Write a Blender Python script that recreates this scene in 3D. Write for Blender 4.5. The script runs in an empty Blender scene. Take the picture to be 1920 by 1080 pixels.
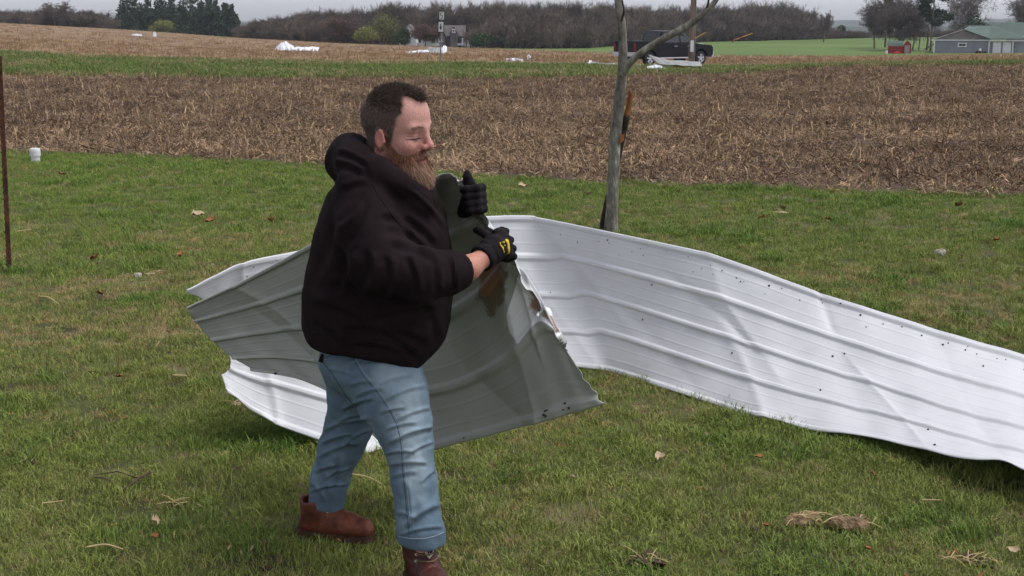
import bpy, bmesh, math, random
import numpy as np
from mathutils import Vector, Matrix, Euler
from mathutils.bvhtree import BVHTree
from mathutils import noise as mnoise

R = math.radians
scene = bpy.context.scene
COL = scene.collection
random.seed(7)
RNG = np.random.default_rng(7)

# ------------------------------------------------------------------ camera
HC, FPX, PITCH = 1.95, 2400.0, R(11.65)
cam_d = bpy.data.cameras.new('camera')
cam_d.sensor_width = 36.0
cam_d.lens = 36.0 * FPX / 1920.0
cam_d.clip_start, cam_d.clip_end = 0.05, 12000
cam = bpy.data.objects.new('camera', cam_d)
COL.objects.link(cam)
cam.location = (0, 0, HC)
cam.rotation_euler = (R(90) - PITCH, 0, 0)
scene.camera = cam

# ------------------------------------------------------------------ sky and sun (overcast spring day)
SUN_EL, SUN_AZ = R(64), R(98)     # azimuth measured clockwise from +Y (the view direction)
world = bpy.data.worlds.new('World')
scene.world = world
world.use_nodes = True
wn = world.node_tree
wn.nodes.clear()
sky = wn.nodes.new('ShaderNodeTexSky')
sky.sky_type = 'NISHITA'
sky.sun_disc = False
sky.sun_elevation = SUN_EL
sky.sun_rotation = SUN_AZ
sky.altitude = 250
sky.air_density = 1.0
sky.dust_density = 2.5
sky.ozone_density = 1.0
bw = wn.nodes.new('ShaderNodeRGBToBW')
tint = wn.nodes.new('ShaderNodeMix'); tint.data_type = 'RGBA'; tint.blend_type = 'MULTIPLY'
tint.inputs['Factor'].default_value = 1.0
tint.inputs['B'].default_value = (0.97, 0.97, 1.05, 1)
mixs = wn.nodes.new('ShaderNodeMix'); mixs.data_type = 'RGBA'
mixs.inputs['Factor'].default_value = 0.88     # cloud cover greys the blue out
bgd = wn.nodes.new('ShaderNodeBackground')
bgd.inputs['Strength'].default_value = 0.15
wo = wn.nodes.new('ShaderNodeOutputWorld')
wn.links.new(sky.outputs[0], bw.inputs[0])
wn.links.new(bw.outputs[0], tint.inputs['A'])
wn.links.new(sky.outputs[0], mixs.inputs['A'])
wn.links.new(tint.outputs['Result'], mixs.inputs['B'])
wn.links.new(mixs.outputs['Result'], bgd.inputs['Color'])
wn.links.new(bgd.outputs[0], wo.inputs['Surface'])

sun_d = bpy.data.lights.new('sun', 'SUN')
sun_d.energy = 0.9
sun_d.angle = R(24)
sun_d.color = (1.0, 0.97, 0.93)
sun = bpy.data.objects.new('sun', sun_d)
COL.objects.link(sun)
sd = Vector((math.sin(SUN_AZ) * math.cos(SUN_EL), math.cos(SUN_AZ) * math.cos(SUN_EL), math.sin(SUN_EL)))
sun.rotation_euler = sd.to_track_quat('Z', 'Y').to_euler()

scene.view_settings.view_transform = 'Standard'
scene.view_settings.look = 'None'
scene.view_settings.exposure = 1.0
scene.view_settings.gamma = 1.0
scene.view_settings.use_curve_mapping = False
scene.cycles.max_bounces = 5
scene.cycles.diffuse_bounces = 3
scene.cycles.glossy_bounces = 2
scene.cycles.transmission_bounces = 2
scene.cycles.volume_bounces = 0
scene.cycles.transparent_max_bounces = 8
scene.cycles.use_denoising = True
scene.cycles.use_adaptive_sampling = True
scene.cycles.adaptive_threshold = 0.02

# ------------------------------------------------------------------ helpers
def ratio(py):
    return math.tan(math.atan((py - 540.0) / FPX) + PITCH)

def P(px, py, Y):
    """the point at distance Y that the photograph shows at px, py"""
    d = Y * ratio(py)
    dep = Y * math.cos(PITCH) + d * math.sin(PITCH)
    return Vector(((px - 960.0) / FPX * dep, Y, HC - d))

ALB = 0.86     # the colours below were read off the bright picture; real surfaces reflect a little less
def lin(r, g, b):
    f = lambda c: (c / 255 / 12.92) if c / 255 <= 0.04045 else ((c / 255 + 0.055) / 1.055) ** 2.4
    return (ALB * f(r), ALB * f(g), ALB * f(b), 1.0)

def mesh_obj(name, verts, faces, mat=None, parent=None, smooth=False, mats=None, fmat=None):
    me = bpy.data.meshes.new(name)
    verts = np.asarray(verts, dtype=np.float64).reshape(-1, 3)
    if isinstance(faces, np.ndarray):
        n = faces.shape[1]
        me.vertices.add(len(verts)); me.vertices.foreach_set('co', verts.ravel())
        me.loops.add(faces.size); me.loops.foreach_set('vertex_index', faces.ravel().astype(np.int32))
        me.polygons.add(len(faces))
        me.polygons.foreach_set('loop_start', np.arange(0, faces.size, n, dtype=np.int32))
        me.polygons.foreach_set('loop_total', np.full(len(faces), n, dtype=np.int32))
        me.update(calc_edges=True)
    else:
        me.from_pydata([tuple(v) for v in verts], [], faces)
        me.update()
    for m in (mats or ([mat] if mat else [])):
        me.materials.append(m)
    if fmat is not None:
        me.polygons.foreach_set('material_index', np.asarray(fmat, dtype=np.int32))
    if smooth:
        me.polygons.foreach_set('use_smooth', np.ones(len(me.polygons), dtype=bool))
    o = bpy.data.objects.new(name, me)
    COL.objects.link(o)
    if parent is not None:
        o.parent = parent
        o.matrix_parent_inverse = parent.matrix_world.inverted() if False else Matrix.Identity(4)
    return o

def empty(name, loc=(0, 0, 0), rz=0.0):
    o = bpy.data.objects.new(name, None)
    COL.objects.link(o)
    o.empty_display_size = 0.1
    o.location = loc
    o.rotation_euler = (0, 0, rz)
    return o

def tag(o, label=None, cat=None, group=None, kind=None):
    if label: o['label'] = label
    if cat: o['category'] = cat
    if group: o['group'] = group
    if kind: o['kind'] = kind
    return o

class MB:
    """collects simple solids into one mesh"""
    def __init__(self):
        self.v, self.f = [], []
    def add(self, v, f):
        n = len(self.v)
        self.v += [tuple(p) for p in v]
        self.f += [tuple(i + n for i in q) for q in f]
        return self
    def box(self, c, s, rot=None):
        c = Vector(c); hx, hy, hz = s[0] / 2, s[1] / 2, s[2] / 2
        pts = [Vector((x, y, z)) for x in (-hx, hx) for y in (-hy, hy) for z in (-hz, hz)]
        if rot is not None:
            M = rot if isinstance(rot, Matrix) else Euler(rot).to_matrix()
            pts = [M @ p for p in pts]
        return self.add([p + c for p in pts], [(0, 1, 3, 2), (4, 6, 7, 5), (0, 4, 5, 1), (2, 3, 7, 6), (0, 2, 6, 4), (1, 5, 7, 3)])
    def tube(self, pts, rad, n=8, cap=True):
        pts = [Vector(p) for p in pts]
        if not hasattr(rad, '__len__'): rad = [rad] * len(pts)
        base = len(self.v); vs, fs = [], []
        up = None
        for i, p in enumerate(pts):
            d = (pts[min(i + 1, len(pts) - 1)] - pts[max(i - 1, 0)]).normalized()
            if up is None:
                up = Vector((0, 0, 1)) if abs(d.z) < 0.9 else Vector((1, 0, 0))
            a = (up - d * up.dot(d)).normalized(); b = d.cross(a); up = a
            for k in range(n):
                t = 2 * math.pi * k / n
                vs.append(p + (a * math.cos(t) + b * math.sin(t)) * rad[i])
        for i in range(len(pts) - 1):
            for k in range(n):
                fs.append((i * n + k, i * n + (k + 1) % n, (i + 1) * n + (k + 1) % n, (i + 1) * n + k))
        if cap:
            fs.append(tuple(range(n - 1, -1, -1)))
            fs.append(tuple((len(pts) - 1) * n + k for k in range(n)))
        return self.add(vs, fs)
    def prism(self, poly, axis_a, axis_b, axis_n, origin, depth):
        """2-D outline extruded along axis_n"""
        A, B, N, O = Vector(axis_a), Vector(axis_b), Vector(axis_n), Vector(origin)
        n = len(poly)
        vs = [O + A * p[0] + B * p[1] for p in poly] + [O + A * p[0] + B * p[1] + N * depth for p in poly]
        fs = [tuple(range(n - 1, -1, -1)), tuple(range(n, 2 * n))] + [(i, (i + 1) % n, n + (i + 1) % n, n + i) for i in range(n)]
        return self.add(vs, fs)
    def build(self, name, mat, parent=None, smooth=False, bevel=0.0):
        o = mesh_obj(name, self.v, self.f, mat, parent, smooth)
        if bevel:
            m = o.modifiers.new('bevel', 'BEVEL'); m.width = bevel; m.segments = 2; m.limit_method = 'ANGLE'
        return o

# ---- materials
def new_mat(name):
    m = bpy.data.materials.new(name); m.use_nodes = True
    nt = m.node_tree
    return m, nt, nt.nodes['Principled BSDF']

def pmat(name, cols, scale=5.0, rough=0.8, bump=0.0, bscale=None, metal=0.0, spec=0.3, detail=6.0, stretch=(1, 1, 1), lo=0.35, hi=0.65, sheen=0.0, inst=0.0):
    """noise-mottled surface: cols is one colour or a list spread over the noise; inst = brightness spread between copies"""
    m, nt, b = new_mat(name)
    N, L = nt.nodes, nt.links
    if not isinstance(cols, list): cols = [cols]
    tc = N.new('ShaderNodeTexCoord'); mp = N.new('ShaderNodeMapping')
    mp.inputs['Scale'].default_value = stretch
    L.new(tc.outputs['Object'], mp.inputs['Vector'])
    nz = N.new('ShaderNodeTexNoise'); nz.inputs['Scale'].default_value = scale; nz.inputs['Detail'].default_value = detail
    nz.inputs['Roughness'].default_value = 0.62
    L.new(mp.outputs[0], nz.inputs['Vector'])
    out = None
    if len(cols) > 1:
        rp = N.new('ShaderNodeValToRGB'); cr = rp.color_ramp
        cr.elements[0].position, cr.elements[1].position = lo, hi
        cr.elements[0].color, cr.elements[1].color = cols[0], cols[-1]
        for i, c in enumerate(cols[1:-1]):
            e = cr.elements.new(lo + (hi - lo) * (i + 1) / (len(cols) - 1)); e.color = c
        L.new(nz.outputs['Fac'], rp.inputs[0]); out = rp.outputs[0]
    else:
        b.inputs['Base Color'].default_value = cols[0]
    if inst:
        oi = N.new('ShaderNodeObjectInfo'); mr = N.new('ShaderNodeMapRange')
        mr.inputs['To Min'].default_value = 1 - inst; mr.inputs['To Max'].default_value = 1 + inst
        L.new(oi.outputs['Random'], mr.inputs['Value'])
        mx = N.new('ShaderNodeMix'); mx.data_type = 'RGBA'; mx.blend_type = 'MULTIPLY'; mx.inputs['Factor'].default_value = 1
        if out: L.new(out, mx.inputs['A'])
        else: mx.inputs['A'].default_value = cols[0]
        cb = N.new('ShaderNodeCombineColor')
        for k in range(3): L.new(mr.outputs[0], cb.inputs[k])
        L.new(cb.outputs[0], mx.inputs['B']); out = mx.outputs['Result']
    if out: L.new(out, b.inputs['Base Color'])
    b.inputs['Roughness'].default_value = rough
    b.inputs['Metallic'].default_value = metal
    b.inputs['Specular IOR Level'].default_value = spec
    if sheen: b.inputs['Sheen Weight'].default_value = sheen
    if bump:
        nb = N.new('ShaderNodeTexNoise'); nb.inputs['Scale'].default_value = bscale or scale * 4; nb.inputs['Detail'].default_value = 5
        L.new(mp.outputs[0], nb.inputs['Vector'])
        bp = N.new('ShaderNodeBump'); bp.inputs['Strength'].default_value = bump; bp.inputs['Distance'].default_value = 0.02
        L.new(nb.outputs['Fac'], bp.inputs['Height']); L.new(bp.outputs[0], b.inputs['Normal'])
    return m

def vcol_mat(name, attr='col', rough=0.8, spec=0.25, instancer=False, bump=0.0, bscale=60, mottling=0.0):
    """colour read from a colour attribute of the mesh (or of the scattered copy)"""
    m, nt, b = new_mat(name)
    N, L = nt.nodes, nt.links
    a = N.new('ShaderNodeAttribute'); a.attribute_name = attr
    a.attribute_type = 'INSTANCER' if instancer else 'GEOMETRY'
    out = a.outputs['Color']
    if mottling:
        tc = N.new('ShaderNodeTexCoord'); nz = N.new('ShaderNodeTexNoise'); nz.inputs['Scale'].default_value = bscale; nz.inputs['Detail'].default_value = 6
        L.new(tc.outputs['Object'], nz.inputs['Vector'])
        mr = N.new('ShaderNodeMapRange'); mr.inputs['From Min'].default_value = .3; mr.inputs['From Max'].default_value = .7
        mr.inputs['To Min'].default_value = 1 - mottling; mr.inputs['To Max'].default_value = 1 + mottling
        L.new(nz.outputs['Fac'], mr.inputs['Value'])
        cb = N.new('ShaderNodeCombineColor')
        for k in range(3): L.new(mr.outputs[0], cb.inputs[k])
        mx = N.new('ShaderNodeMix'); mx.data_type = 'RGBA'; mx.blend_type = 'MULTIPLY'; mx.inputs['Factor'].default_value = 1
        L.new(out, mx.inputs['A']); L.new(cb.outputs[0], mx.inputs['B']); out = mx.outputs['Result']
    L.new(out, b.inputs['Base Color'])
    b.inputs['Roughness'].default_value = rough
    b.inputs['Specular IOR Level'].default_value = spec
    if bump:
        tc = N.new('ShaderNodeTexCoord'); nb = N.new('ShaderNodeTexNoise'); nb.inputs['Scale'].default_value = bscale; nb.inputs['Detail'].default_value = 5
        L.new(tc.outputs['Object'], nb.inputs['Vector'])
        bp = N.new('ShaderNodeBump'); bp.inputs['Strength'].default_value = bump; bp.inputs['Distance'].default_value = 0.01
        L.new(nb.outputs['Fac'], bp.inputs['Height']); L.new(bp.outputs[0], b.inputs['Normal'])
    return m

def set_vcol(o, cols, attr='col'):
    me = o.data
    a = me.color_attributes.new(attr, 'FLOAT_COLOR', 'POINT')
    c = np.ones((len(me.vertices), 4), dtype=np.float32); c[:, :3] = np.asarray(cols)[:, :3]
    a.data.foreach_set('color', c.ravel())

# ---- scattering of countless small things (grass, litter, the far wood): one object each
def scatter(name, pts, rots, scales, idx, sources, cols=None):
    me = bpy.data.meshes.new(name)
    pts = np.asarray(pts, dtype=np.float32)
    n = len(pts)
    me.vertices.add(n); me.vertices.foreach_set('co', pts.ravel())
    a = me.attributes.new('rot', 'FLOAT_VECTOR', 'POINT'); a.data.foreach_set('vector', np.asarray(rots, dtype=np.float32).ravel())
    scales = np.asarray(scales, dtype=np.float32)
    if scales.ndim == 1: scales = np.repeat(scales[:, None], 3, 1)
    a = me.attributes.new('scl', 'FLOAT_VECTOR', 'POINT'); a.data.foreach_set('vector', scales.ravel())
    a = me.attributes.new('vid', 'INT', 'POINT'); a.data.foreach_set('value', np.asarray(idx, dtype=np.int32))
    if cols is not None:
        c = np.ones((n, 4), dtype=np.float32); c[:, :3] = cols
        a = me.attributes.new('icol', 'FLOAT_COLOR', 'POINT'); a.data.foreach_set('color', c.ravel())
    o = bpy.data.objects.new(name, me); COL.objects.link(o)
    ng = bpy.data.node_groups.new(name + '_scatter', 'GeometryNodeTree')
    ng.interface.new_socket('Geometry', in_out='INPUT', socket_type='NodeSocketGeometry')
    ng.interface.new_socket('Geometry', in_out='OUTPUT', socket_type='NodeSocketGeometry')
    N, L = ng.nodes, ng.links
    gi, go = N.new('NodeGroupInput'), N.new('NodeGroupOutput')
    iop = N.new('GeometryNodeInstanceOnPoints')
    mtp = N.new('GeometryNodeMeshToPoints')
    L.new(gi.outputs[0], mtp.inputs['Mesh'])
    L.new(mtp.outputs['Points'], iop.inputs['Points'])
    gti = N.new('GeometryNodeGeometryToInstance')
    for s in reversed(sources):
        oi = N.new('GeometryNodeObjectInfo'); oi.inputs['Object'].default_value = s
        L.new(oi.outputs['Geometry'], gti.inputs[0])
    # Geometry to Instance makes one instance per linked geometry
    L.new(gti.outputs[0], iop.inputs['Instance'])
    iop.inputs['Pick Instance'].default_value = True
    def attr(nm, ty, sock):
        an = N.new('GeometryNodeInputNamedAttribute'); an.data_type = ty; an.inputs['Name'].default_value = nm
        L.new(an.outputs['Attribute'], sock)
    attr('vid', 'INT', iop.inputs['Instance Index'])
    e2r = N.new('FunctionNodeEulerToRotation')
    attr('rot', 'FLOAT_VECTOR', e2r.inputs[0]); L.new(e2r.outputs[0], iop.inputs['Rotation'])
    attr('scl', 'FLOAT_VECTOR', iop.inputs['Scale'])
    L.new(iop.outputs[0], go.inputs[0])
    md = o.modifiers.new('scatter', 'NODES'); md.node_group = ng
    return o

def source(name, verts, faces, mat, smooth=False):
    """mesh that only serves as scatter source; never linked to the scene"""
    o = mesh_obj(name, verts, faces, mat, None, smooth)
    COL.objects.unlink(o)
    return o

# ---- terrain: rows of the photograph turned into distances and heights along bearings
def tab(rows):
    a = np.array(rows, dtype=float)
    return lambda p: np.interp(p, a[:, 0], a[:, 1])
ROW_A = tab([(-900, 268), (0, 284), (200, 291), (480, 304), (620, 313), (1000, 336), (1300, 349), (1600, 358), (1920, 366), (2800, 385)])
ROW_B = tab([(-900, 140), (0, 144), (300, 147), (600, 150), (900, 149), (1100, 147), (1240, 143), (1400, 139), (1560, 128), (1920, 123), (2800, 121)])
ROW_C = tab([(-900, 88), (0, 100), (240, 110), (480, 117), (700, 119), (900, 121), (1150, 126), (1315, 128), (1450, 127.5), (1540, 125), (1640, 122.5), (1920, 118.5), (2800, 114)])
ROW_D = tab([(-900, 87), (0, 99.5), (240, 109), (480, 115.5), (700, 116.2), (900, 117), (1150, 120), (1315, 121), (1480, 123), (1560, 123), (1640, 121.5), (1920, 117.5), (2800, 113)])
ROW_E = tab([(-900, 20), (0, 43), (240, 56), (460, 72), (640, 81), (800, 87), (900, 91), (1000, 94), (1100, 98), (1200, 101), (1340, 104), (1640, 105), (1750, 103.5), (1920, 101), (2800, 100)])
ROW_F = tab([(-900, 19.7), (0, 42.7), (240, 55.7), (460, 71.7), (640, 80.7), (800, 86.6), (900, 90.5), (1000, 91), (1100, 90), (1200, 82), (1340, 78), (1500, 74), (1640, 71), (1920, 68), (2800, 66)])
DY_B = tab([(-900, 46), (1300, 47), (1560, 52), (1920, 54), (2800, 56)])
DY_C = tab([(-900, 64), (2800, 66)])
DY_D = tab([(-900, 70.5), (2800, 72.5)])
DY_E = tab([(-900, 270), (0, 255), (460, 235), (800, 205), (1100, 175), (1340, 165), (1640, 180), (2800, 190)])
DY_F = tab([(-900, 272), (0, 257), (460, 237), (800, 207), (900, 200), (1100, 225), (1340, 262), (1640, 300), (2800, 310)])
def rat(py): return np.tan(np.arctan((np.asarray(py, float) - 540.0) / FPX) + PITCH)
def knots(p):
    """distance and height of the strip boundaries along bearing p"""
    p = np.asarray(p, float)
    Y = [np.zeros_like(p), HC / rat(ROW_A(p))]
    Z = [np.zeros_like(p), np.zeros_like(p)]
    for ry, dy in ((ROW_B, DY_B), (ROW_C, DY_C), (ROW_D, DY_D), (ROW_E, DY_E), (ROW_F, DY_F)):
        y = dy(p); Y.append(y); Z.append(HC - y * rat(ry(p)))
    Y.append(np.full_like(p, 460.0)); Z.append(Z[-1] - 4.0)
    Y.append(np.full_like(p, 1200.0)); Z.append(np.full_like(p, -16.0))
    Y.append(np.full_like(p, 7000.0)); Z.append(np.full_like(p, -40.0))
    return np.array(Y), np.array(Z)
def bearing(x, y):
    return 960.0 + FPX * np.asarray(x) / np.maximum(np.asarray(y), 0.5) / math.cos(PITCH)
def hnoise(x, y):
    return 0.5 * (np.sin(x * 0.9 + 1.3 * np.sin(y * 0.53)) * np.cos(y * 0.71 + np.sin(x * 0.37)) + 0.5 * np.sin(x * 2.3 + y * 1.7))
def H(x, y):
    x = np.atleast_1d(np.asarray(x, float)); y = np.atleast_1d(np.asarray(y, float))
    p = np.clip(bearing(x, y), -900, 2800)
    Y, Z = knots(p)
    z = np.zeros_like(x)
    for k in range(len(Y) - 1):
        m = (y >= Y[k]) & (y < Y[k + 1])
        t = (y - Y[k]) / np.maximum(Y[k + 1] - Y[k], 1e-6)
        z = np.where(m, Z[k] + (Z[k + 1] - Z[k]) * t, z)
    return z + 0.012 * hnoise(x, y) * np.clip(y / 6, 0, 1)
def ground(px, py, lo=2.0, hi=320.0):
    """where the sight line through px, py meets the terrain"""
    ys = np.exp(np.linspace(math.log(lo), math.log(hi), 1500))
    r = ratio(py)
    dep = ys * math.cos(PITCH) + ys * r * math.sin(PITCH)
    xs = (px - 960.0) / FPX * dep
    below = (HC - ys * r) <= H(xs, ys)
    i = int(np.argmax(below)) if below.any() else len(ys) - 1
    return Vector((xs[i], ys[i], float(H(xs[i], ys[i])[0])))
def at(px, Y, dz=0.0):
    """standing point at distance Y on bearing px"""
    x = (px - 960.0) / FPX * Y * math.cos(PITCH)
    return Vector((x, Y, float(H(x, Y)[0]) + dz))
# ================================================================== the ground
def strip(name, k0, k1, mat, ny, pn=220, p0=-900, p1=2800, wob=(0, 0), dz=0.0, geo=1.0):
    ps = np.linspace(p0, p1, pn)
    Y, Z = knots(ps)
    rag0 = wob[0] * (np.sin(ps * 0.043) + 0.6 * np.sin(ps * 0.11 + 1) + 0.4 * np.sin(ps * 0.31))
    rag1 = wob[1] * (np.sin(ps * 0.043) + 0.6 * np.sin(ps * 0.11 + 1) + 0.4 * np.sin(ps * 0.31))
    V = []
    for j in range(ny + 1):
        t = (j / ny) ** geo
        y = (Y[k0] + rag0) * (1 - t) + (Y[k1] + rag1) * t
        if k0 == 0: y = 0.8 + (Y[k1] + rag1 - 0.8) * t
        x = (ps - 960.0) / FPX * y * math.cos(PITCH)
        V.append(np.stack([x, y, H(x, y) + dz], 1))
    V = np.concatenate(V)
    F = []
    i = np.arange(pn - 1)
    for j in range(ny):
        a = j * pn + i
        F.append(np.stack([a, a + 1, a + pn + 1, a + pn], 1))
    o = mesh_obj(name, V, np.concatenate(F), mat, None, True)
    o['kind'] = 'structure'
    return o

m_lawn = pmat('lawn_soil', [lin(58, 52, 34), lin(74, 78, 40), lin(104, 92, 66)], 1.6, 0.95, 0.6, 30)
m_soil = pmat('field_soil', [lin(58, 46, 38), lin(82, 66, 54), lin(104, 86, 70)], 2.2, 0.95, 0.8, 14)
m_verge = pmat('verge_turf', [lin(52, 74, 30), lin(72, 98, 44), lin(104, 104, 66)], 0.35, 0.95, 0.5, 6, stretch=(.5, 1, 1))
m_road = pmat('road_asphalt', [lin(150, 144, 138), lin(172, 166, 160)], 0.8, 0.9, 0.2, 8)
m_field2 = pmat('far_stubble', [lin(92, 70, 50), lin(132, 106, 78), lin(150, 124, 94)], 0.22, 0.95, 0.5, 3, stretch=(.35, 1.6, 1), lo=.28, hi=.72)
m_green = pmat('winter_wheat', [lin(78, 100, 36), lin(86, 108, 42), lin(96, 114, 52)], 0.05, 0.95, 0.3, 2, stretch=(.4, 1, 1))
m_wood_floor = pmat('wood_floor', [lin(62, 54, 44), lin(84, 78, 56)], 0.06, 0.95)
m_far = pmat('far_land', [lin(66, 70, 62), lin(84, 84, 72)], 0.004, 0.95)
strip('lawn', 0, 1, m_lawn, 26, 160, wob=(0, .05))
strip('corn_field', 1, 2, m_soil, 30, 200, wob=(.05, .12))
strip('grass_verge', 2, 3, m_verge, 10, 200, wob=(.12, .06))
strip('road', 3, 4, m_road, 4, 200, wob=(.06, .10))
strip('far_corn_field', 4, 5, m_field2, 30, 200, wob=(.10, .4))
strip('green_field', 5, 6, m_green, 12, 200, wob=(.4, 0))
strip('woodland_floor', 6, 8, m_wood_floor, 12, 120)
strip('far_land', 8, 9, m_far, 10, 60)
# land behind and under the camera so that the sheet goes on
bk = MB(); 
bk.add([(-60, -60, -.03), (60, -60, -.03), (60, 1.2, -.03), (-60, 1.2, -.03)], [(0, 1, 2, 3)])
o = bk.build('ground', m_lawn); o['kind'] = 'structure'

# distant hills that close the horizon
def hill_range(name, Y, top, seed, mat):
    ps = np.linspace(-1200, 3200, 260)
    rs = np.random.default_rng(seed)
    tops = np.array([np.interp(p, *zip(*top)) for p in ps])
    tops = tops + np.convolve(rs.normal(0, 1.6, len(ps)), np.ones(5) / 5, 'same') + rs.normal(0, .35, len(ps))
    V = []
    for j, (dy, t) in enumerate(((-160, 0), (-90, .55), (-40, .85), (0, 1.0), (120, .5), (300, 0))):
        y = np.full_like(ps, Y + dy)
        zt = HC - Y * rat(tops)
        z = -30 + (zt + 30) * t
        V.append(np.stack([(ps - 960) / FPX * y * math.cos(PITCH), y, z], 1))
    pn = len(ps); i = np.arange(pn - 1); F = []
    for j in range(5):
        a = j * pn + i; F.append(np.stack([a, a + 1, a + pn + 1, a + pn], 1))
    o = mesh_obj(name, np.concatenate(V), np.concatenate(F), mat, None, True)
    o['kind'] = 'structure'
m_hill = pmat('wooded_hill', [lin(52, 60, 56), lin(74, 78, 68)], 0.02, 0.95, stretch=(1, 1, 3))
hill_range('hills', 1900, [(-1200, 40), (900, 40), (1500, 39), (1640, 36), (1780, 35), (1920, 33), (3200, 32)], 3, m_hill)
hill_range('near_hills', 1000, [(-1200, 44), (450, 43), (1500, 52), (1640, 50), (1920, 47), (3200, 46)], 4, m_hill)

# ------------------------------------------------------------------ grass
def blade_tuft(seed, n, rad, hmin, hmax, wid, lean):
    rs = np.random.default_rng(seed)
    V, F = [], []
    for i in range(n):
        a = rs.uniform(0, 2 * np.pi); r = rad * math.sqrt(rs.uniform())
        bx, by = r * math.cos(a), r * math.sin(a)
        h = rs.uniform(hmin, hmax); th = rs.uniform(0, 2 * np.pi)
        le = lean * h * rs.uniform(.3, 1.3)
        dx, dy = math.cos(th), math.sin(th)
        ph = th + rs.uniform(-1.2, 1.2) + np.pi / 2
        wx, wy = math.cos(ph) * wid * rs.uniform(.6, 1.2), math.sin(ph) * wid * rs.uniform(.6, 1.2)
        k = len(V)
        V += [(bx - wx, by - wy, -.01), (bx + wx, by + wy, -.01),
              (bx + dx * le * .35 - wx * .8, by + dy * le * .35 - wy * .8, h * .6), (bx + dx * le * .35 + wx * .8, by + dy * le * .35 + wy * .8, h * .6),
              (bx + dx * le, by + dy * le, h * rs.uniform(.8, 1))]
        F += [(k, k + 1, k + 3, k + 2), (k + 2, k + 3, k + 4)]
    return V, F

def grass_mat(name, rough=.7, lo=.72, hi=1.3):
    m, nt, b = new_mat(name)
    N, L = nt.nodes, nt.links
    a = N.new('ShaderNodeAttribute'); a.attribute_name = 'icol'; a.attribute_type = 'INSTANCER'
    g = N.new('ShaderNodeNewGeometry')
    mr = N.new('ShaderNodeMapRange'); mr.inputs['To Min'].default_value = lo; mr.inputs['To Max'].default_value = hi
    L.new(g.outputs['Random Per Island'], mr.inputs['Value'])
    cb = N.new('ShaderNodeCombineColor')
    for k in range(3): L.new(mr.outputs[0], cb.inputs[k])
    mx = N.new('ShaderNodeMix'); mx.data_type = 'RGBA'; mx.blend_type = 'MULTIPLY'; mx.inputs['Factor'].default_value = 1
    L.new(a.outputs['Color'], mx.inputs['A']); L.new(cb.outputs[0], mx.inputs['B'])
    L.new(mx.outputs['Result'], b.inputs['Base Color'])
    b.inputs['Roughness'].default_value = rough
    b.inputs['Specular IOR Level'].default_value = .15
    b.inputs['Subsurface Weight'].default_value = 0.0
    return m
m_grass = grass_mat('grass_blade')
TUFTS = [source('grass_tuft', *blade_tuft(i, 50, .085, .014, .040, .0016, 1.1), m_grass) for i in range(6)]
TUFTS += [source('grass_clump', *blade_tuft(20 + i, 46, .055, .035, .075, .0020, .9), m_grass) for i in range(2)]
VTUFTS = [source('verge_tuft', *blade_tuft(40 + i, 40, .30, .10, .26, .009, .8), m_grass) for i in range(4)]

def fbm(x, y, s, seed=0):
    """cheap smooth value noise in -1..1"""
    out = np.zeros_like(x); amp = 1.0; tot = 0
    rs = np.random.default_rng(seed + 101)
    for o in range(4):
        tabl = rs.uniform(-1, 1, (64, 64))
        u, v = x * s, y * s
        i, j = np.floor(u).astype(int), np.floor(v).astype(int)
        fu, fv = u - i, v - j
        fu, fv = fu * fu * (3 - 2 * fu), fv * fv * (3 - 2 * fv)
        g = lambda a, b: tabl[a % 64, b % 64]
        out += amp * ((g(i, j) * (1 - fu) + g(i + 1, j) * fu) * (1 - fv) + (g(i, j + 1) * (1 - fu) + g(i + 1, j + 1) * fu) * fv)
        tot += amp; amp *= .55; s *= 2.1
    return out / tot

def sample_band(k0, k1, density, ymin=None, p0=-620, p1=2560, jit=0.0, seed=1):
    """random points between strip boundaries k0 and k1; density is a function of distance"""
    rs = np.random.default_rng(seed)
    Yk, _ = knots(np.array([p0, 300., 960., 1600., p1]))
    ylo = ymin if ymin is not None else Yk[k0].min(); yhi = Yk[k1].max() + jit
    P_ = []
    ys = np.linspace(ylo, yhi, 60)
    for a, b in zip(ys[:-1], ys[1:]):
        m = (a + b) / 2
        x0, x1 = (p0 - 960) / FPX * m, (p1 - 960) / FPX * m
        n = int((b - a) * (x1 - x0) * density(m))
        P_.append(np.stack([rs.uniform(x0, x1, n), rs.uniform(a, b, n)], 1))
    Q = np.concatenate(P_)
    Yk, _ = knots(np.clip(bearing(Q[:, 0], Q[:, 1]), -900, 2800))
    keep = (Q[:, 1] > (ymin if ymin is not None else Yk[k0]) + jit * rs.normal(0, 1, len(Q))) & (Q[:, 1] < Yk[k1] + jit * rs.normal(0, 1, len(Q)))
    return Q[keep]

C = lambda r, g, b: np.array(lin(r, g, b)[:3])
def mixc(a, b, t): return a[None] * (1 - t[:, None]) + b[None] * t[:, None]

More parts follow.
